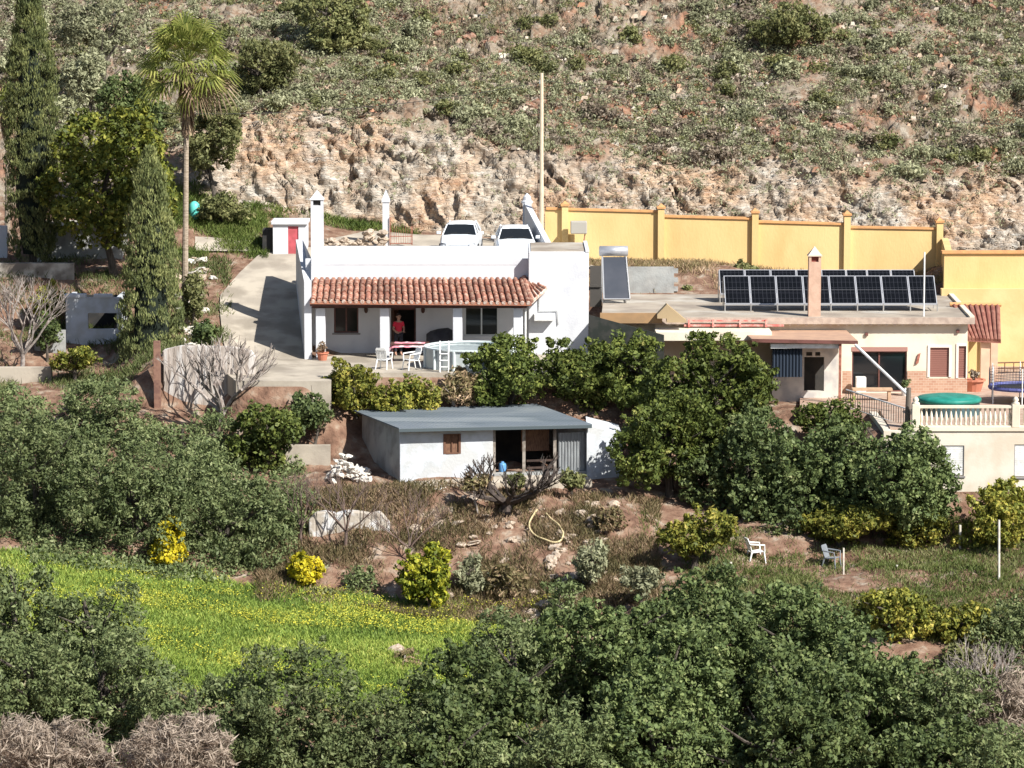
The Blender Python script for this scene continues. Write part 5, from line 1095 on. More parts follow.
# red outcrops on the hill
for (pa, ya_, pb, yb_, n_, wh_) in ((355, 0, 500, 48, 26, 'near the top of the picture above the white house'), (765, 112, 850, 130, 16, 'above the left half of the solar panels'), (815, 118, 945, 168, 24, 'above the right half of the solar panels'), (690, 90, 800, 150, 16, 'above the third bay of the ochre wall'), (520, 100, 600, 160, 14, 'beside the top of the pale pole'), (975, 0, 1020, 20, 6, 'in the upper right corner'), (880, 20, 900, 60, 6, 'near the top at the right')):
    for i in range(n_):
        t = random.random(); px = pa+(pb-pa)*t+random.gauss(0, 5); py = ya_+(yb_-ya_)*t+random.gauss(0, 5)
        Y = 22.6
        for _ in range(60):
            x = XP(px, Y, 9)
            if gz(x, Y) >= ZP(py, Y): break
            Y += .25
        rock('red', x, Y, random.uniform(.15, .42), 'reddish outcrop rock '+wh_, 'reddish outcrop rocks on the hillside '+wh_, name='outcrop_rock', sink=.5)

# ---- garden stakes, hose, sticks
for (px, p0, p1, Y, r, lab) in ((897, 565, 590, -19.5, .045, 'short white stake standing in the dirt garden left of the taller stakes'), (960, 525, 562, -17, .05, 'white stake propping the citrus tree at its left side'), (999, 520, 606, -21, .045, 'tall thin pale stake in front of the right citrus tree'), (843.5, 548, 580, -19.5, .035, 'thin white stake beside the darkened grey chair'), (992, 588, 608, -21.5, .06, 'stubby leaning white stake near the right edge of the garden'), (730.5, 562, 572, -19, .06, 'white peg in the grass left of the white garden chair')):
    b, t_ = W(px, p1, Y), W(px, p0, Y); m = MB(); m.tube([b-Vector((0, 0, .4)), t_], r, 7); tagb(m, 'garden_stake', mat('pale_stake', (.68, .64, .56), (.5, .45, .38), 5, .8), lab, 'stake')
hp = [(537, 515), (533, 521), (529.5, 528), (530, 535), (536, 541), (545, 545), (554, 548), (561, 546), (563, 538), (558, 530), (551, 524), (546, 519)]
m = MB(); pts = []
for px, py in hp:
    q = hit(px, py, -24, -13); pts.append(q+Vector((0, 0, .2)))
def spline(p, n=6):
    o = []
    for i in range(len(p)-1):
        a, b, c, d = p[max(i-1, 0)], p[i], p[i+1], p[min(i+2, len(p)-1)]
        for k in range(n):
            t = k/n; o.append(.5*((2*b)+(c-a)*t+(2*a-5*b+4*c-d)*t*t+(3*b-a-3*c+d)*t**3))
    return o+[p[-1]]
m.tube(spline(pts), .036, 7); tagb(m, 'garden_hose', mat('yellow_hose', (.56, .46, .26), rough=.6), 'loop of pale yellow pipe lying on the brown bank', 'hose', smooth=True)

# ---- person in red at the door
def skin(name, pts, edges, radii, m_, parent, root_i=0, sub=2):
    me = bpy.data.meshes.new(name); me.from_pydata([tuple(p) for p in pts], edges, []); me.materials.append(m_)
    o = bpy.data.objects.new(name, me); C.objects.link(o); ORG[o] = ORG[parent] if parent is not None else Vector((0, 0, 0))
    if parent is not None: o.parent = parent
    s = o.modifiers.new('skin', 'SKIN'); s.use_smooth_shade = True
    for i, r in enumerate(radii):
        me.skin_vertices[0].data[i].radius = (r, r) if not isinstance(r, tuple) else r
    me.skin_vertices[0].data[root_i].use_root = True
    u = o.modifiers.new('sub', 'SUBSURF'); u.levels = sub; u.render_levels = sub
    return o
SKIN = mat('skin', (.42, .24, .17), rough=.6)
H = [(0, 0, .98), (0, 0, 1.12), (0, -.01, 1.30), (0, -.01, 1.43), (0, -.01, 1.50), (0, -.03, 1.58), (0, -.035, 1.67), (0, -.02, 1.73),
     (.17, -.01, 1.40), (.23, -.04, 1.15), (.14, -.24, 1.05), (.10, -.31, 1.05), (-.17, -.01, 1.40), (-.25, -.02, 1.15), (-.20, -.22, 1.02), (-.17, -.29, 1.01),
     (.10, 0, .90), (.11, -.02, .50), (.11, .0, .09), (.12, -.13, .03), (-.10, 0, .90), (-.12, .02, .50), (-.13, .03, .09), (-.14, -.10, .03)]
HE = [(0, 1), (1, 2), (2, 3), (3, 4), (4, 5), (5, 6), (6, 7), (3, 8), (8, 9), (9, 10), (10, 11), (3, 12), (12, 13), (13, 14), (14, 15), (0, 16), (16, 17), (17, 18), (18, 19), (0, 20), (20, 21), (21, 22), (22, 23)]
HR = [(.15, .11), (.14, .10), (.16, .11), (.10, .08), .055, .075, .095, .06, .06, .045, .035, .04, .06, .045, .035, .04, .09, .06, .045, .035, .09, .06, .045, .035]
pe = skin('person', H, HE, HR, SKIN, None); tag(pe, 'person in a bright red top and dark trousers standing at the open door', 'person')
ORG[pe] = Vector((0, 0, 0))
RED = mat('red_shirt', (.62, .03, .06), rough=.8); TRS = mat('dark_trousers', (.03, .03, .04), rough=.9); HAIR = mat('dark_hair', (.035, .02, .015), rough=.7)
skin('shirt', [H[0], H[1], H[2], H[3], H[8], (.21, -.03, 1.22), H[12], (-.22, -.02, 1.22)], [(0, 1), (1, 2), (2, 3), (3, 4), (4, 5), (3, 6), (6, 7)], [(.17, .13), (.165, .125), (.18, .13), (.11, .095), .08, .07, .08, .07], RED, pe)
skin('trousers', [(0, 0, .97), H[16], H[17], (.11, 0, .14), H[20], H[21], (-.13, .03, .14)], [(0, 1), (1, 2), (2, 3), (0, 4), (4, 5), (5, 6)], [(.155, .12), .105, .075, .06, .105, .075, .06], TRS, pe)
skin('hair', [(0, .02, 1.64), (0, 0, 1.74), (0, -.03, 1.79)], [(0, 1), (1, 2)], [(.10, .09), (.105, .10), .06], HAIR, pe)
for s in (-1, 1):
    hb = Vector((.10, -.33, 1.05)) if s > 0 else Vector((-.17, -.31, 1.01))
    for k in range(4):
        skin('finger', [hb+Vector((-.03+.02*k, 0, 0)), hb+Vector((-.032+.021*k, -.045-.006*(k in (1, 2)), -.012)), hb+Vector((-.032+.021*k, -.07, -.04))], [(0, 1), (1, 2)], [.011, .010, .008], SKIN, pe, sub=1)
    skin('thumb', [hb+Vector((-s*.035, .03, 0)), hb+Vector((-s*.06, 0, 0)), hb+Vector((-s*.05, -.03, -.01))], [(0, 1), (1, 2)], [.013, .011, .009], SKIN, pe, sub=1)
for s in (-1, 1):
    MB().lathe((0, 0, 0), [(.004, -.008), (.012, -.004), (.012, .004), (.004, .008)], 8).build('eye', GLASS, pe).location = (s*.033, -.125, 1.665)
    e_ = MB().lathe((0, 0, 0), [(.006, -.025), (.02, -.01), (.02, .015), (.006, .028)], 8).build('ear', SKIN, pe); e_.location = (s*.098, -.02, 1.655)
MB().add([(0, -.15, 1.635), (-.017, -.12, 1.632), (.017, -.12, 1.632), (0, -.12, 1.685)], [(0, 2, 1), (0, 1, 3), (0, 3, 2), (1, 2, 3)]).build('nose', SKIN, pe)
MB().box(-.028, .028, -.128, -.118, 1.604, 1.612).build('mouth', mat('lips', (.35, .12, .10)), pe)
pe.location = (XP(398.5, 1.2, 2), 1.2, Z0+.005); pe.rotation_euler = (0, 0, math.radians(25))

# ============================================================ PLANTS
def limbs(mb, base, top, r, spread, n, zfrac=.35, seed=0, bend=.15):
    rd = random.Random(seed); base = Vector(base); top = Vector(top); L = (top-base).length
    mid = base.lerp(top, .5)+Vector((rd.uniform(-bend, bend), rd.uniform(-bend, bend), 0))*L
    mb.tube([base-Vector((0, 0, .3)), base, mid, top], [r*1.3, r*1.1, r*.8, r*.35], 8)
    for i in range(n):
        s = base.lerp(mid, rd.uniform(zfrac, 1)) if i % 2 else mid.lerp(top, rd.uniform(0, .7)); a = rd.uniform(0, 6.283)
        e = s+Vector((math.cos(a)*spread*rd.uniform(.5, .95), math.sin(a)*spread*rd.uniform(.5, .95), L*rd.uniform(.12, .45)))
        q = s.lerp(e, .5)+Vector((rd.uniform(-.1, .1), rd.uniform(-.1, .1), -.05))*L*.4
        mb.tube([s, q, e], [r*.5, r*.32, r*.12], 6)
def crown_pts(cx, cy, cz, rx, ry, rz, rc, seed, lobes=8, flatb=.75, dens=1.0):
    """clump centres lying on several uneven lobes that together fill the crown, ragged at the edge"""
    rd = np.random.default_rng(seed); cen = []; rad = []
    Ls = []; mr = (rx*ry*rz)**(1/3); lobes = int(lobes+3*max(0, mr-1.2))
    for i in range(lobes):
        d = unit(rd.normal(size=(1, 3)))[0]; k = rd.uniform(.26, .46)*(1 if mr > 1 else 1.15); f = (1-k*.85)*rd.uniform(.85, 1.12)
        Ls.append((np.array([d[0]*f, d[1]*f, d[2]*f*(.9 if d[2] > 0 else flatb)]), k))
    Ls.append((np.array([rd.uniform(-.15, .15), rd.uniform(-.15, .15), rd.uniform(-.1, .1)]), .5))
    for c, k in Ls:
        n = int(max(6, dens*4*math.pi*(k*mr)**2/(rc*rc*2.3)))
        d = unit(rd.normal(size=(n, 3))); nz_ = 1+.28*fbm(d[:, 0]*2.2+c[0]*9, d[:, 1]*2.2+seed*.1, d[:, 2]*2.2, 2, 5)
        p = c+d*(k*nz_*(.82+.3*rd.random(n)))[:, None]
        keep = np.ones(n, bool)
        for c2, k2 in Ls:
            if c2 is c: continue
            keep &= np.linalg.norm(p-c2, axis=1) > k2*.72
        p = p[keep]; r = rc*(.45+.85*rd.random(len(p)))
        # loose sprays sticking out of the outline
        sp_ = p[rd.random(len(p)) < .15]; sp_ = sp_+unit(sp_-c)*(rc/mr)*(.5+.9*rd.random((len(sp_), 1)))
        cen += [p, sp_]; rad += [r, np.full(len(sp_), rc*.42)]
    cen = np.concatenate(cen); rad = np.concatenate(rad)
    cen = cen*np.array([rx, ry, rz])*(1-rc/mr*.45)+np.array([cx, cy, cz])
    return cen, rad
KIND = {'olive': (OLIVE, .32, 40, .072, .42, BARK), 'oak': (OAK, .31, 44, .075, .6, BARK), 'orange': (ORANGE, .28, 40, .075, .6, BARK), 'citrus': (CITRUS, .25, 36, .075, .55, BARK),
        'lemon': (LEMON, .22, 34, .085, .55, BARK), 'mimosa': (MIMOSA, .17, 30, .075, .7, BARK), 'carob': (CAROB, .38, 34, .11, .55, BARK), 'dry': (DRY, .30, 46, .16, .10, BAREBARK), 'grey': (SCRUBGREY, .28, 34, .09, .4, BARK), 'green': (SCRUBGREEN, .28, 34, .09, .45, BARK), 'weed': (WEED, .25, 34, .10, .3, BAREBARK)}
NT = [0]
def tree(name, label, cat, px0, px1, py0, py1, Y, kind, group=None, trunk=True, lobes=8, ground=None, dens=1.0, trunk_px=None):
    NT[0] += 1; sd = NT[0]*17
    lm, rc, n, size, asp, bk = KIND[kind]
    e = {G1: .13, G2: .16, G4: .08, G3: .05}.get(group, 0); wx_, wy_ = (px1-px0)*e, (py1-py0)*e; px0 -= wx_; px1 += wx_; py1 += wy_; py0 -= wy_*(.55 if (group == G2 and Y < -30 and kind == 'olive') else .2)
    cxp = (px0+px1)/2; a, b = W(px0, (py0+py1)/2, Y), W(px1, (py0+py1)/2, Y); zt_, zb_ = ZP(py0, Y), ZP(py1, Y)
    rx = (b.x-a.x)/2; rz = (zt_-zb_)/2; ry = min(max((rx+rz)/2, .3), 2.6); cx = (a.x+b.x)/2; cz = (zt_+zb_)/2
    g = gz(cx, Y) if ground is None else ground
    root = thing(name, label, cat, (cx, Y, g), group)
    rc = min(rc, .42*min(rx, rz)+.05)
    cen, rad = crown_pts(cx, Y, cz, rx, ry, rz, rc, sd, lobes, dens=dens)
    npmesh('crown', leafquads(cen, rad, n, size, asp), 4, lm, root)
    m = MB(); bx = XP(trunk_px, Y, g) if trunk_px else cx
    limbs(m, (bx, Y, min(g, cz-rz*.6)), (cx, Y, cz+rz*.4), max(.05, min(.16, rx*.07)), rx*.8, 7, .5, sd); m.build('trunk', bk, root)
    return root
G1 = 'olive trees on the left slope'; G2 = 'evergreen trees in the foreground'; G3 = 'orange trees hedging the terrace'; G4 = 'dark evergreen trees between the shed and the cream house'; G5 = 'citrus trees in the lower garden'
TREES = [
 ('olive_tree', 'grey-green olive tree at the left edge just under the tan path wall', 'tree', -15, 72, 380, 470, -6, 'olive', G1),
 ('olive_tree', 'big dark olive tree at the left edge reaching down to the meadow', 'tree', -20, 90, 400, 572, -16.5, 'olive', G1),
 ('olive_tree', 'olive tree below the front cypress with its top at the cypress foot', 'tree', 62, 160, 372, 470, -8, 'olive', G1),
 ('olive_tree', 'wide olive tree standing behind the tall yellow blossom shrub', 'tree', 60, 200, 430, 592, -17.5, 'olive', G1),
 ('olive_tree', 'olive tree in front of the reddish wooden post and streaked wall', 'tree', 132, 235, 395, 500, -9.5, 'olive', G1),
 ('olive_tree', 'spreading olive tree right of the tall yellow blossom shrub', 'tree', 180, 285, 462, 596, -17, 'olive', G1),
 ('olive_tree', 'olive tree left of the flaking whitewashed wall', 'tree', 232, 320, 470, 590, -15.2, 'olive', G1),
 ('olive_tree', 'small olive tree between the bare fig and the meadow slope', 'tree', 165, 245, 440, 540, -12.5, 'olive', G1),
 ('loquat_tree', 'glossy green broadleaf tree right of the bare fig below the terrace slab', 'tree', 228, 302, 396, 478, -10, 'orange', None),
 ('evergreen_shrub', 'dark shrub in the shade below the concrete terrace slab', 'shrub', 288, 336, 382, 440, -8.8, 'oak', None),
 ('orange_tree', 'bright yellow-green citrus hedge tree below the leftmost porch bay', 'tree', 326, 386, 350, 432, -6.6, 'citrus', None),
 ('orange_tree', 'low bright citrus bush in front of the white plastic chairs', 'tree', 372, 440, 372, 432, -6.6, 'citrus', None),
 ('dry_shrub', 'pale withered shrub in front of the grey pool', 'shrub', 426, 482, 368, 410, -6.2, 'weed', None),
 ('orange_tree', 'green orange tree at the right of the grey pool', 'tree', 466, 556, 336, 422, -5.6, 'orange', G3),
 ('orange_tree', 'green orange tree below the white side block of the house', 'tree', 535, 622, 330, 415, -5.4, 'orange', G3),
 ('orange_tree', 'green orange tree at the left end of the cream house roof', 'tree', 598, 676, 334, 412, -6, 'orange', G3),
 ('evergreen_tree', 'tall dark tree below the salmon porch roof left of the annex', 'tree', 650, 772, 332, 470, -8.6, 'orange', G4),
 ('evergreen_tree', 'broad dark tree touching the right end of the shed', 'tree', 618, 722, 384, 496, -11.6, 'orange', G4),
 ('evergreen_tree', 'dark tree whose shaded underside stands over the white garden chair', 'tree', 686, 800, 400, 538, -12.4, 'oak', G4),
 ('evergreen_tree', 'large dark tree below the annex and its navy curtain', 'tree', 762, 880, 404, 520, -13.2, 'oak', G4),
 ('evergreen_shrub', 'dark shrub under the thin dark railing beside the annex', 'shrub', 792, 868, 398, 445, -9.6, 'orange', None),
 ('evergreen_tree', 'large dark tree against the cream lower storey wall', 'tree', 840, 946, 402, 545, -15.2, 'oak', G4),
 ('evergreen_tree', 'dark low tree filling the shade behind the yellowing citrus', 'tree', 758, 850, 462, 560, -14.4, 'oak', G4),
 ('citrus_tree', 'small round citrus tree with a yellow crown standing alone left of the white chair', 'tree', 650, 738, 508, 566, -18.6, 'citrus', G5),
 ('citrus_tree', 'yellowing citrus tree in front of the dark trees above the darkened grey chair', 'tree', 788, 893, 498, 552, -16.4, 'citrus', G5),
 ('citrus_tree', 'olive coloured citrus tree at the foot of the cream lower wall', 'tree', 878, 946, 496, 560, -16, 'citrus', G5),
 ('citrus_tree', 'wide citrus tree before the cream lower wall at the right edge', 'tree', 952, 1050, 478, 562, -16.6, 'citrus', G5),
 ('citrus_tree', 'citrus tree with many pale leaves below the short white stake', 'tree', 842, 938, 584, 655, -27.2, 'citrus', G5),
 ('citrus_tree', 'citrus tree with a yellow top beside the stone terrace edge', 'tree', 922, 996, 598, 652, -26.6, 'citrus', G5),
 ('citrus_bush', 'low green citrus bush under the yellow topped citrus at the lower right', 'shrub', 934, 1002, 640, 690, -29, 'green', None),
 ('mimosa_shrub', 'tall narrow shrub covered in bright yellow blossom at the top of the meadow', 'shrub', 150, 187, 516, 578, -18.8, 'mimosa', None),
 ('mimosa_shrub', 'small round shrub of yellow blossom above the middle of the meadow', 'shrub', 290, 323, 549, 587, -19.8, 'mimosa', None),
 ('lemon_bush', 'rounded lemon bush with yellow and green leaves on the meadow edge', 'shrub', 399, 459, 543, 612, -20.6, 'lemon', None),
 ('evergreen_tree', 'grey-green shrub tree at the left edge beside the meadow', 'tree', -30, 50, 556, 655, -31, 'olive', G2),
 ('evergreen_tree', 'grey-green tree rising in front of the left end of the meadow', 'tree', 38, 130, 568, 680, -31.5, 'olive', G2),
 ('evergreen_tree', 'grey-green tree at the left edge above the dry bushes', 'tree', -30, 80, 620, 745, -34, 'olive', G2),
 ('evergreen_tree', 'grey-green tree left of the meadow tip above the dry bushes', 'tree', 50, 165, 625, 750, -34.5, 'olive', G2),
 ('evergreen_tree', 'grey-green tree at the lower tip of the meadow', 'tree', 140, 250, 655, 775, -35.5, 'olive', G2),
 ('evergreen_tree', 'grey-green tree left of the small pink boulder on the meadow', 'tree', 225, 345, 650, 790, -36, 'olive', G2),
 ('evergreen_tree', 'low tree at the bottom edge below the small pink boulder', 'tree', 320, 430, 690, 800, -37, 'olive', G2),
 ('evergreen_tree', 'dark tree at the lower right tip of the meadow', 'tree', 405, 520, 640, 770, -35.5, 'oak', G2),
 ('evergreen_tree', 'small dark tree at the right end of the meadow', 'tree', 462, 560, 612, 715, -33, 'olive', G2),
 ('evergreen_tree', 'large dark tree in the foreground below the stony bank', 'tree', 535, 670, 572, 715, -31.5, 'oak', G2),
 ('evergreen_tree', 'large dark tree in the foreground below the round yellow citrus', 'tree', 640, 775, 574, 700, -30.5, 'oak', G2),
 ('evergreen_tree', 'large dark tree in the foreground below the white garden chair', 'tree', 735, 860, 582, 700, -30, 'oak', G2),
 ('evergreen_tree', 'dark tree in the foreground left of the stone terrace edge', 'tree', 805, 925, 632, 768, -33.5, 'oak', G2),
 ('evergreen_tree', 'dark tree at the bottom edge under the large foreground trees', 'tree', 580, 715, 672, 820, -37, 'oak', G2),
 ('evergreen_tree', 'dark tree near the bottom edge below the chair side foreground tree', 'tree', 700, 850, 680, 820, -38, 'oak', G2),
 ('evergreen_tree', 'dark tree near the lower right corner', 'tree', 855, 975, 690, 810, -37.5, 'oak', G2),
 ('evergreen_tree', 'grey-green tree at the bottom edge right of the meadow tip', 'tree', 480, 610, 705, 830, -39, 'olive', G2),
 ('evergreen_tree', 'dark tree in the middle of the foreground between the two largest ones', 'tree', 600, 720, 622, 740, -34.5, 'oak', G2),
 ('evergreen_tree', 'dark tree filling the gap under the right foreground trees', 'tree', 740, 850, 640, 760, -35.5, 'oak', G2),
 ('evergreen_tree', 'dark tree at the bottom edge between the meadow tip and the centre', 'tree', 400, 500, 700, 810, -39.5, 'oak', G2),
 ('evergreen_tree', 'grey-green tree at the right side above the bottom corner', 'tree', 900, 985, 660, 730, -35, 'olive', G2),
 ('evergreen_tree', 'grey-green tree at the right edge below the tall pale stake', 'tree', 982, 1060, 590, 690, -27.5, 'olive', G2),
 ('evergreen_tree', 'grey-green tree in the lower right corner', 'tree', 955, 1060, 728, 830, -39, 'olive', G2),
 ('dry_bush', 'leafless grey-brown bush in the lower left corner', 'shrub', -20, 115, 712, 810, -41, 'dry', None),
 ('dry_bush', 'leafless grey-brown bush at the bottom edge right of the corner one', 'shrub', 95, 232, 706, 810, -41.3, 'dry', None),
 ('dry_bush', 'leafless pinkish grey bush at the right edge above the corner tree', 'shrub', 955, 1050, 664, 745, -34, 'dry', None),
 ('round_tree', 'round crowned tree with a yellow-green top between the two cypresses', 'tree', 42, 186, 100, 258, 8.5, 'carob', None),
 ('background_tree', 'dark tree standing behind the round crowned tree', 'tree', 92, 170, 70, 150, 17, 'oak', None),
 ('background_tree', 'grey-green tree on the slope right of the palm trunk', 'tree', 183, 250, 84, 190, 18.5, 'green', None),
 ('background_tree', 'green bush tree on the slope above the orange cliff', 'tree', 222, 300, 30, 100, 24.5, 'green', None),
 ('background_tree', 'green bush tree high on the slope at the left of the red outcrop', 'tree', 285, 368, -22, 60, 30, 'green', None),
 ('background_tree', 'grey bush tree between the tall cypress and the palm crown', 'tree', 55, 140, -8, 62, 26, 'grey', None),
 ('background_tree', 'grey bush tree just left of the palm crown', 'tree', 60, 120, 48, 110, 21, 'grey', None),
 ('background_tree', 'dark bush tree high on the hill at the upper right', 'tree', 735, 835, 0, 50, 32, 'green', None),
 ('garden_shrub', 'sunlit green shrub above the small block store', 'shrub', 30, 74, 283, 322, 5, 'citrus', None),
 ('garden_shrub', 'bright green shrub below the small block store', 'shrub', 50, 100, 342, 376, -1.8, 'citrus', None),
 ('garden_shrub', 'dark shrub in the shade beside the small block store', 'shrub', 28, 66, 312, 352, 2.0, 'oak', None),
 ('garden_shrub', 'green shrub climbing beside the palm trunk', 'shrub', 178, 205, 268, 330, 2, 'green', None),
 ('garden_shrub', 'low green shrub at the foot of the concrete driveway', 'shrub', 190, 216, 318, 345, -1.5, 'oak', None),
 ('garden_shrub', 'green bush on the slope left of the outhouse', 'shrub', 192, 250, 190, 228, 16.8, 'green', None),
]
for t in TREES: tree(*t)

# two cypresses
def cypress(label, px, w_, py0, py1, Y, lm, seed):
    x = XP(px, Y, 4); zt_, zb_ = ZP(py0, Y), ZP(py1, Y); H_ = zt_-zb_; R0 = w_/2/F_PX*(150+Y)*1.1; g = gz(x, Y)
    root = thing('cypress_tree', label, 'tree', (x, Y, g)); K = int(H_*R0*80); rd = np.random.default_rng(seed)
    h = rd.random(K)**.92; prof = np.interp(h, [0, .05, .2, .45, .7, .88, 1], [.55, .85, 1, .95, .75, .5, .06])*R0
    prof *= 1+.22*np.array(fbm(h*7+seed, h*0, rd.random(K)*0, 2, seed)); a = rd.random(K)*6.283; rr = prof*(.75+.27*rd.random(K))
    cen = np.stack([x+rr*np.cos(a), Y+rr*np.sin(a), zb_+h*H_], 1)
    d = leafquads(cen, .13+.1*rd.random(K), 34, .075, .26, .9, .2, vert=.8); npmesh('crown', d, 4, lm, root)
    core = MB(); core.tube([(x, Y, zb_+.2), (x, Y, zb_+H_*.2), (x, Y, zb_+H_*.6), (x, Y, zb_+H_*.97)], [R0*.35, R0*.6, R0*.45, .03], 10); core.build('shade_core', mat('cypress_core_shade', (.012, .018, .012), rough=.95), root)  # solid near-black core: shade between the sprays put into its colour
    MB().tube([(x, Y, g-.2), (x, Y, zb_+.6)], [.2, .16], 8).build('trunk', BARK, root)
cypress('very tall dark cypress at the left edge, its tip cut by the frame', 33, 50, -25, 258, 10, CYPD, 3)
cypress('grey-green cypress in front of the palm with its foot at the wooden post', 151, 56, 148, 385, .8, CYP, 8)

# palms
def palm(label, px, Y, crown_py, base_py, rad_px, nf, lean, trunk_r, skirt_px, seed):
    rd = random.Random(seed); x = XP(px, Y, 8); ct = W(px+lean, crown_py, Y); g = gz(x, Y); base = Vector((x, Y, g))
    root = thing('palm_tree', label, 'tree', base); sc = (150+Y)/F_PX; Rr = rad_px*sc
    MB().tube([base-Vector((0, 0, .3)), base.lerp(ct, .3), base.lerp(ct, .7), ct], [trunk_r*1.25, trunk_r, trunk_r*.85, trunk_r*.9], 10).build('trunk', PALMBARK, root)
    # dead skirt
    V = []
    for i in range(420):
        a = rd.uniform(0, 6.283); h = rd.random(); r0 = .12+.28*(1-abs(h-.25)); p = ct+Vector((math.cos(a)*r0*.6, math.sin(a)*r0*.6, -h*skirt_px*sc*.75)); q = p+Vector((math.cos(a)*.16, math.sin(a)*.16, -.55)); t = Vector((-math.sin(a), math.cos(a), 0))*.05
        V += [p-t, p+t, q+t*.4, q-t*.4]
    npmesh('dead_frond_skirt', np.array([v[:] for v in V]), 4, DEADPALM, root)
    for i in range(nf):
        u = (i+.5)/nf; el = math.radians(82-128*u**.9+rd.uniform(-15, 15)); az = i*2.39996+rd.uniform(-.2, .2)
        d = Vector((math.cos(az)*math.cos(el), math.sin(az)*math.cos(el), math.sin(el))); Lp = Rr*.50*rd.uniform(.85, 1.1); Lp *= 1.12; hub = ct+d*Lp-Vector((0, 0, .12*Lp*Lp*max(0, math.cos(el))))
        side = d.cross(Vector((0, 0, 1)));  side = side.normalized() if side.length > .05 else Vector((1, 0, 0)); up_ = side.cross(d).normalized(); ro = rd.uniform(-.9, .9); side, up_ = side*math.cos(ro)+up_*math.sin(ro), up_*math.cos(ro)-side*math.sin(ro); V = []
        V += [ct-side*.02, ct+side*.02, hub+side*.012, hub-side*.012]
        nl = 13; Lf = Rr*.46*rd.uniform(.85, 1.1)
        for k in range(nl):
            th = math.radians(-78+156*k/(nl-1)); dd = (d*math.cos(th)+side*math.sin(th)+up_*.12*math.cos(th)).normalized(); ll = Lf*(.72+.28*math.cos(th)); wv = (side*math.cos(th)-d*math.sin(th))*.042
            m1 = hub+dd*ll*.55; e = hub+dd*ll-Vector((0, 0, .38*ll)); V += [hub-wv*.2, hub+wv*.2, m1+wv, m1-wv, m1-wv, m1+wv, e+wv*.15, e-wv*.15]
        npmesh('frond', np.array([v[:] for v in V]), 4, PALM if u < .92 else DEADPALM, root)
palm('tall fan palm with a shaggy dead skirt left of the orange cliff', 183, 2.5, 62, 330, 58, 88, 4, .13, 84, 5)
palm('short fan palm at the left edge behind the tall cypress', 6, 14, 106, 200, 24, 26, 2, .12, 28, 9)

# bare trees
def bare(name, label, px, py_b, px0, px1, py0, Y, r, m_, n=7, depth=4, seed=1, flat=.35):
    rd = random.Random(seed); b = W(px, py_b, Y); top = ZP(py0, Y); w_ = (px1-px0)/2/F_PX*(150+Y); Hh = top-b.z; g = gz(b.x, Y)
    root = thing(name, label, 'tree', (b.x, Y, min(g, b.z))); m = MB()
    m.tube([(b.x, Y, min(g, b.z)-.2), (b.x+.05, Y, b.z+Hh*.22)], [r*1.2, r], 8); m.build('trunk', m_, root); st = Vector((b.x+.05, Y, b.z+Hh*.2))
    tw = MB()
    def grow(p, d, L, rr, k):
        q = p+d*L*.5+Vector((rd.uniform(-.1, .1), rd.uniform(-.1, .1), rd.uniform(-.04, .1)))*L; e = q+(d+Vector((rd.uniform(-.3, .3), rd.uniform(-.3, .3), rd.uniform(0, .35)))).normalized()*L*.5
        tw.tube([p, q, e], [rr, rr*.8, rr*.6], 5 if k > 1 else 3)
        if k <= 0: return
        for _ in range(3 if k > 1 else 4):
            nd = (d+Vector((rd.uniform(-.85, .85), rd.uniform(-.85, .85), rd.uniform(-.15, .75)))).normalized(); grow(q.lerp(e, rd.uniform(.2, 1)), nd, L*.66, rr*.55, k-1)
    for i in range(n):
        a = i*6.283/n+rd.uniform(-.3, .3); d = Vector((math.cos(a)*w_, math.sin(a)*w_*.8, Hh*rd.uniform(flat, 1.0))).normalized(); grow(st, d, (w_**2+Hh**2)**.5*.42, r*.6, depth-1)
    tw.build('branches', m_, root)
bare('fig_tree', 'leafless pale grey fig tree before the streaked retaining wall', 222, 430, 180, 280, 348, -7.4, .16, BAREBARK, 7, 4, 3)
bare('bare_tree', 'leafless dark tree with crooked branches on the bank below the shed', 506, 511, 440, 575, 476, -14.7, .2, DARKBARK, 8, 4, 5, .1)
bare('bare_tree', 'leafless thin tree in front of the flaking whitewashed wall', 345, 545, 310, 395, 480, -17.4, .06, mat('brown_twigs', (.16, .11, .09), (.11, .08, .07), 5, .9), 6, 4, 7)
bare('bare_tree', 'leafless thin tree right of the flaking whitewashed wall', 408, 560, 375, 450, 500, -17.8, .05, mat('brown_twigs', (.16, .11, .09)), 6, 4, 9)
bare('bare_tree', 'leafless thin tree left of the flaking whitewashed wall', 300, 540, 275, 330, 478, -16.8, .05, mat('brown_twigs', (.16, .11, .09)), 5, 4, 13)
bare('bare_tree', 'leafless grey tangle of branches at the left edge by the small block store', 22, 372, -15, 70, 290, -.2, .09, BAREBARK, 9, 4, 11)
bare('bare_tree', 'leafless pale tree in the bottom right dry thicket', 985, 735, 950, 1040, 655, -33, .07, BAREBARK, 8, 4, 15)

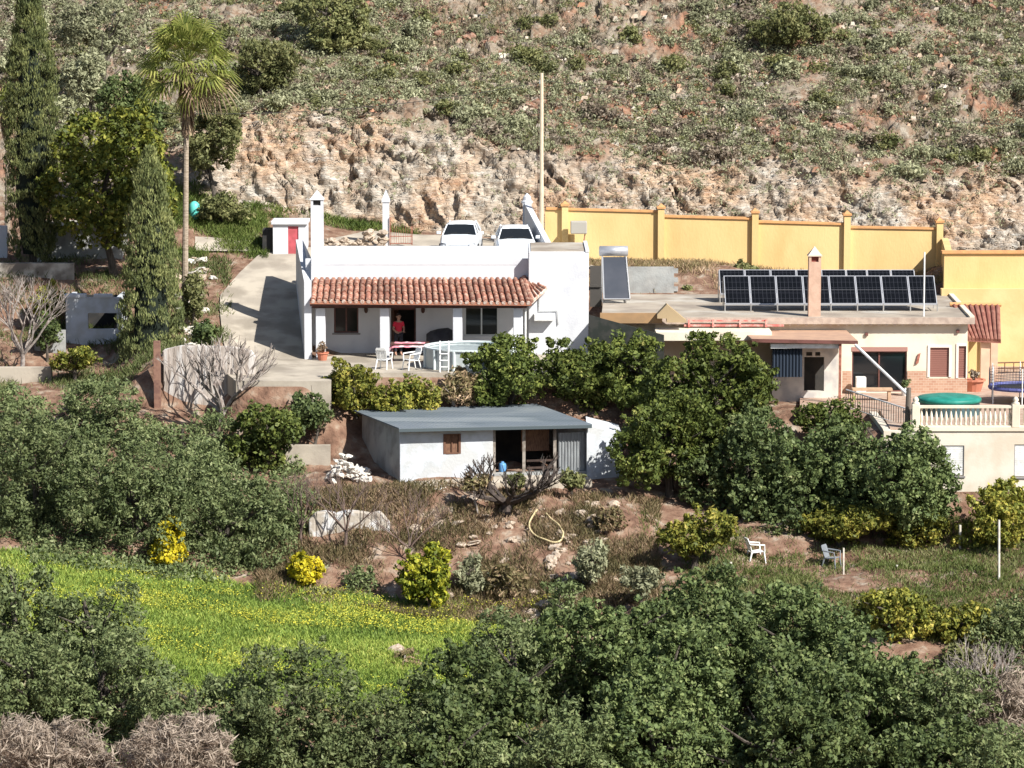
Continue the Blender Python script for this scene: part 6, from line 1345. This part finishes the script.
# ---- hillside shrubs: individuals (copies of a few prototypes) and the low scrub between them
def scatter_hill(n, rd, y0=22.2, y1=40):
    x = rd.uniform(-29, 29, n*3); y = rd.uniform(y0, y1, n*3); px = PXof(x, y); z = hz(x, y)
    den = fbm(x*.22+z*.1, y*.22, z*.2, 3, 51); keep = (px > -30)*(px < 1060)*(rd.random(n*3) > smooth(.02, .3, den)*.85)*((cliffmask(x, y) < .35))
    i = np.nonzero(keep)[0][:n]; return x[i], y[i], z[i]
PROTO = {}
for kd, lm in (('grey', SCRUBGREY), ('green', SCRUBGREEN), ('brown', SCRUBBROWN)):
    PROTO[kd] = []
    for s in range(4):
        cen, rad = crown_pts(0, 0, .42, 1, 1, .62, .30, 400+s*7+len(kd), 5)
        PROTO[kd].append(npmesh('scrub_bush', leafquads(cen, rad, 20, .10, .42), 4, lm))
rd = np.random.default_rng(77); x, y, z = scatter_hill(300, rd)
used = set()
for i in range(len(x)):
    px = PXof(x[i], y[i]); g = fbm(np.array([x[i]*.15]), np.array([y[i]*.2]), np.array([0.]), 2, 91)[0]+rd.normal()*.22+(.28 if px < 330 else 0)
    kd = 'green' if g > .22 else ('grey' if g > -.25 else 'brown')
    k = int(rd.integers(4)); pr = PROTO[kd][k]
    if (kd, k) in used: o = pr.copy(); C.objects.link(o)
    else: o = pr; used.add((kd, k))
    hp_ = 384-((z[i]-CAM_Z)/(y[i]+150)+math.tan(PITCH))*F_PX/1.015
    zone_ = 0; zone = next(t for lim, t in ((200, 'left of the palm crown'), (330, 'right of the palm crown'), (440, 'above the red gate'), (545, 'above the parked cars'), (660, 'above the water heater'), (755, 'above the second bay of the ochre wall'), (850, 'above the left half of the solar panels'), (945, 'above the right half of the solar panels'), (9999, 'at the right edge of the hillside')) if px < lim)+(', near the top' if hp_ < 50 else (', halfway up the slope' if hp_ < 105 else ', just over the cliff'))
    col_ = {'grey': 'grey-green', 'green': 'fresh green', 'brown': 'brownish dry'}[kd]
    r = float(rd.uniform(.42, .95)); o.location = (x[i], y[i]-.05, z[i]-.15*r); o.rotation_euler = (0, 0, rd.uniform(0, 6.28)); o.scale = (r*rd.uniform(.9, 1.3), r, r*rd.uniform(.75, 1.15))
    tag(o, f'{col_} bush {zone}', 'shrub', f'{col_} bushes {zone}')
for kd in PROTO:
    for k, o in enumerate(PROTO[kd]):
        if (kd, k) not in used: bpy.data.objects.remove(o)
def scrub(name, label, n, rr, lm, seed, npl=18, size=.085, y0=22.2):
    rd = np.random.default_rng(seed); x, y, z = scatter_hill(n, rd, y0); K = len(x); r = rr[0]+(rr[1]-rr[0])*rd.random(K)
    sub = 4; idx = np.repeat(np.arange(K), sub); off = rd.normal(size=(K*sub, 3))*r[idx][:, None]*.45
    cen = np.stack([x[idx], y[idx], z[idx]+r[idx]*.35], 1)+off*np.array([1, 1, .4])
    o = npmesh(name, leafquads(cen, r[idx]*.6, npl, size, .42), 4, lm); tag(o, label, 'scrub', None, 'stuff')
scrub('grey_scrub', 'low grey-green scrub covering the stony hillside', 4200, (.12, .55), SCRUBGREY, 201, 30, .06)
scrub('green_scrub', 'patches of low green scrub on the hillside', 1100, (.12, .5), SCRUBGREEN, 202, 28, .06)
scrub('dry_scrub', 'brownish dry scrub scattered over the hillside', 2200, (.12, .40), SCRUBBROWN, 203, 26, .06)

# small loose stones all over the slope
rd = np.random.default_rng(909); x, y, z = scatter_hill(9000, rd, 22.0, 40); K = len(x)
x += rd.normal(size=K)*.4; r = .05+.16*rd.random(K)**2.5; dv = unit(rd.normal(size=(K, 3))); T = []
ang = rd.random(K)*6.28; base = np.stack([x, y-.1, hz(x, y)+.05], 1)
def cn(k, zz, sc): a = ang+k*2.094+rd.normal(size=K)*.3; return base+np.stack([np.cos(a)*r*sc, np.sin(a)*r*sc, zz*r], 1)
b_ = [cn(k, -.6, 1.2) for k in range(3)]; t_ = [cn(k+.3, .55, .7+.3*rd.random(K)) for k in range(3)]
for f in ((b_[0], b_[1], t_[1], t_[0]), (b_[1], b_[2], t_[2], t_[1]), (b_[2], b_[0], t_[0], t_[2]), (t_[0], t_[1], t_[2], t_[2])): T.append(np.stack(f, 1))
V = np.stack(T, 1).reshape(-1, 3)
me_ = npmesh('hillside_stones', V, 4, mat('hill_stone', (.34, .25, .18), (.42, .38, .32), 1.1, .9, .3, 12, island=.35, c3=(.30, .15, .09), s3=.5)); tag(me_, 'small loose stones lying over the hillside', 'stones', None, 'stuff')

# ---- grass and weeds
def blades(name, label, x, y, h, w_, lm, tilt=.5, cat='grass', lift=0):
    z = gzn(x, y)+lift
    N = len(x); a = rng.random(N)*6.283; hh = h[0]+(h[1]-h[0])*rng.random(N)
    t = np.stack([np.cos(a), np.sin(a), np.zeros(N)], 1)*w_; b = np.stack([x, y, z-.02], 1); e = b+np.stack([rng.normal(size=N)*tilt*hh, rng.normal(size=N)*tilt*hh, hh], 1); mid = (b+e)/2+np.array([0, 0, .1])*hh[:, None]
    V = np.stack([b-t*.6, b+t*.6, mid+t, e, mid-t], 1); o = npmesh(name, V.reshape(-1, 3), 5, lm); tag(o, label, cat, None, 'stuff'); return o
def region(n, pf, yr, f=None):
    y = rng.uniform(yr[0], yr[1], n); px = rng.uniform(pf[0], pf[1], n); x = (px-512)/F_PX*((y-CAM_Y)*cp+(CAM_Z-.5)*sp)
    if f is not None: k = f(px, y, x); x, y = x[k], y[k]
    return x, y
x, y = region(150000, (-20, 575), (-33, -17), lambda p, y, x: (meadowmask(p, y) > rng.random(len(p))*.9+.08)); blades('meadow_grass', 'bright green meadow grass on the lower slope', x, y, (.08, .26), .018, GRASS)
def flow(p, y, x):
    nz_ = fbm(x*.22, y*.75, x*0, 3, 301)+.12*smooth(-27, -22, y)*smooth(150, 300, p); return (meadowmask(p, y) > .5)*(nz_+rng.normal(size=len(p))*.22 > .30)
x, y = region(42000, (-20, 560), (-32, -20), flow)
z = hz(x, y)+.16+rng.random(len(x))*.12; cen = np.stack([x, y, z], 1); K = len(x)
npf = npmesh('meadow_flowers', leafquads(cen, np.full(K, .08), 3, .02, 1.0, .2, 1.5), 4, mat('yellow_petals', (.52, .48, .05), (.42, .44, .06), 2, .7)); tag(npf, 'sheets of small yellow wildflowers in the meadow', 'flowers', None, 'stuff')
x, y = region(120000, (255, 660), (-22, -12.6), lambda p, y, x: fbm(x*.5, y*.5, x*0, 3, 311)+rng.normal(size=len(p))*.2 > .06); blades('bank_weeds', 'dry and green weeds on the brown bank below the shed', x, y, (.08, .38), .014, WEED, .5, 'weeds')
x, y = region(75000, (640, 1060), (-27, -14.3), lambda p, y, x: fbm(x*.5, y*.5, x*0, 3, 312)+rng.normal(size=len(p))*.15 > -.08); blades('garden_grass', 'patchy grass in the lower citrus garden', x, y, (.06, .24), .014, leafmat('garden_grass_blades', [(0, (.06, .09, .02)), (.5, (.15, .19, .05)), (1, (.30, .28, .14))], scale=.5), .5)
x, y = region(40000, (560, 960), (8, 15.8), lambda p, y, x: fbm(x*.5, y*.5, x*0, 3, 313)+rng.normal(size=len(p))*.15 > .1); blades('wall_foot_weeds', 'weeds on the bank at the foot of the ochre wall', x, y, (.06, .3), .014, WEED, .5, 'weeds')
x, y = region(60000, (150, 420), (13, 20), lambda p, y, x: (fbm(x*.4, y*.4, x*0, 3, 314)+rng.normal(size=len(p))*.15 > -.02)*((p < 268)+(y > 18.6))); blades('slope_grass', 'green grass on the slope below the cliff at the left', x, y, (.1, .4), .016, leafmat('slope_grass_blades', [(0, (.05, .08, .02)), (.5, (.13, .18, .04)), (1, (.24, .26, .09))], scale=.5), .5)
x, y = region(45000, (-20, 232), (-4.5, 13), lambda p, y, x: (fbm(x*.5, y*.5, x*0, 3, 315)+rng.normal(size=len(p))*.15 > .0)); blades('garden_weeds', 'weeds in the terraced garden left of the driveway', x, y, (.08, .35), .016, leafmat('left_weeds', [(0, (.05, .07, .02)), (.5, (.12, .15, .05)), (1, (.25, .24, .12))], scale=.5), .5, 'weeds')
x, y = region(130000, (-20, 1050), (22.4, 41), lambda p, y, x: (fbm(x*.3, y*.3, x*0, 4, 321)+rng.normal(size=len(p))*.2 > -.05)*(cliffmask(x, y) < .1)*(y > 22.9)); blades('dry_hill_grass', 'pale dry grass between the hillside scrub', x, y, (.08, .30), .014, leafmat('dry_hill_grass_blades', [(0, (.12, .11, .06)), (.5, (.24, .22, .13)), (1, (.38, .35, .24))], scale=.5), .6)
def undergrowth(name, label, n, pf, yr, lm, r=(.15, .45), f=None):
    x, y = region(n, pf, yr, f); z = gzn(x, y); K = len(x); rr = r[0]+(r[1]-r[0])*rng.random(K); cen = np.stack([x, y, z+rr*.4], 1)
    o = npmesh(name, leafquads(cen, rr, 30, .07, .5), 4, lm); tag(o, label, 'undergrowth', None, 'stuff')
undergrowth('dark_undergrowth', 'dark green undergrowth beneath the foreground trees', 3600, (380, 1060), (-44, -29), OAK, f=lambda p, y, x: (p > 575)+(y < -33) > 0)
undergrowth('left_undergrowth', 'grey-green undergrowth beneath the left foreground trees', 2200, (-20, 420), (-44, -33), OLIVE)
undergrowth('slope_undergrowth', 'grey-green undergrowth beneath the olive trees on the left slope', 2600, (-20, 300), (-20.6, -7), OLIVE, f=lambda p, y, x: (fbm(x*.5, y*.5, x*0, 2, 331) > -.25)*((p < 160)+(y < -9) > 0))
# cliff tufts
x = rng.uniform(-16, 24, 420); y = 19.7+3.2*rng.random(420)**.35; z = hz(x, y); K = len(x)
cen = np.stack([x, y-.35, z+.2], 1); o = npmesh('cliff_tufts', leafquads(np.repeat(cen, 2, 0)+rng.normal(size=(2*K, 3))*.1, np.full(2*K, .16), 14, .06, .4), 4, SCRUBGREY); tag(o, 'small grey tufts growing from the rock cliff', 'scrub', None, 'stuff')
# individual small shrubs on the bank below the shed and at the cliff foot
SMALL = [(318, 560, 590, -18.6, 'grey', 'grey shrub below the flaking whitewashed wall left of the lemon bush', 44), (362, 566, 600, -19.6, 'olive', 'green shrub between the small yellow shrub and the lemon bush', 50), (470, 552, 600, -19.5, 'grey', 'grey shrub right of the lemon bush', 40), (505, 560, 600, -19.8, 'weed', 'dry shrub on the bank right of the lemon bush', 46), (590, 540, 590, -20, 'grey', 'grey shrub at the right end of the brown bank', 50), (560, 575, 620, -21.6, 'olive', 'green shrub where the brown bank meets the foreground trees', 46), (640, 560, 600, -22, 'grey', 'grey shrub below the round yellow citrus', 44), (478, 470, 500, -15, 'weed', 'dry shrub at the bare dark tree', 34), (572, 470, 492, -13.2, 'green', 'small green shrub at the right of the shed plinth', 26), (606, 505, 535, -16.2, 'weed', 'dry shrub on the brown soil right of the yellow pipe loop', 40), (330, 585, 610, -20.6, 'green', 'low green shrub on the upper edge of the meadow', 40), (405, 640, 690, -27, 'weed', 'straw coloured bush in the lower meadow', 50), (515, 470, 488, -13.6, 'green', 'green tuft bush before the dark bay of the shed', 26)]
for (px, p0, p1, Y, kd, lab, w_) in SMALL: tree('small_shrub', lab, 'shrub', px-w_/2, px+w_/2, p0, p1, Y, kd, None, lobes=5)
for i, (px, p0, p1, Y, kd, w_) in enumerate([(745, 262, 278, 13.5, 'green', 30), (690, 286, 296, 9, 'green', 20)]):
    tree('small_shrub', ['green shrub at the foot of the ochre wall above the solar panels', 'small green shrub beside the flat roof left of the solar panels'][i], 'shrub', px-w_/2, px+w_/2, p0, p1, Y, kd, None, lobes=4)
rock('stone', XP(395, -26, -6), -26, .3, 'small pink boulder in the lower part of the meadow', None, name='boulder')
m = MB(); m.prism([(XP(912, -26, -5.5), -26.2), (XP(985, -26, -5.5), -26.6), (XP(985, -26, -5.5), -25.4), (XP(915, -26, -5.5), -25.2)], -7, [ZP(652, -26.3), ZP(654, -26.4), ZP(646, -25.4), ZP(645, -25.2)]); tagb(m, 'terrace_edge', STONE, 'pale stone terrace edge under the citrus trees at the lower right', 'wall', bevel=.08)
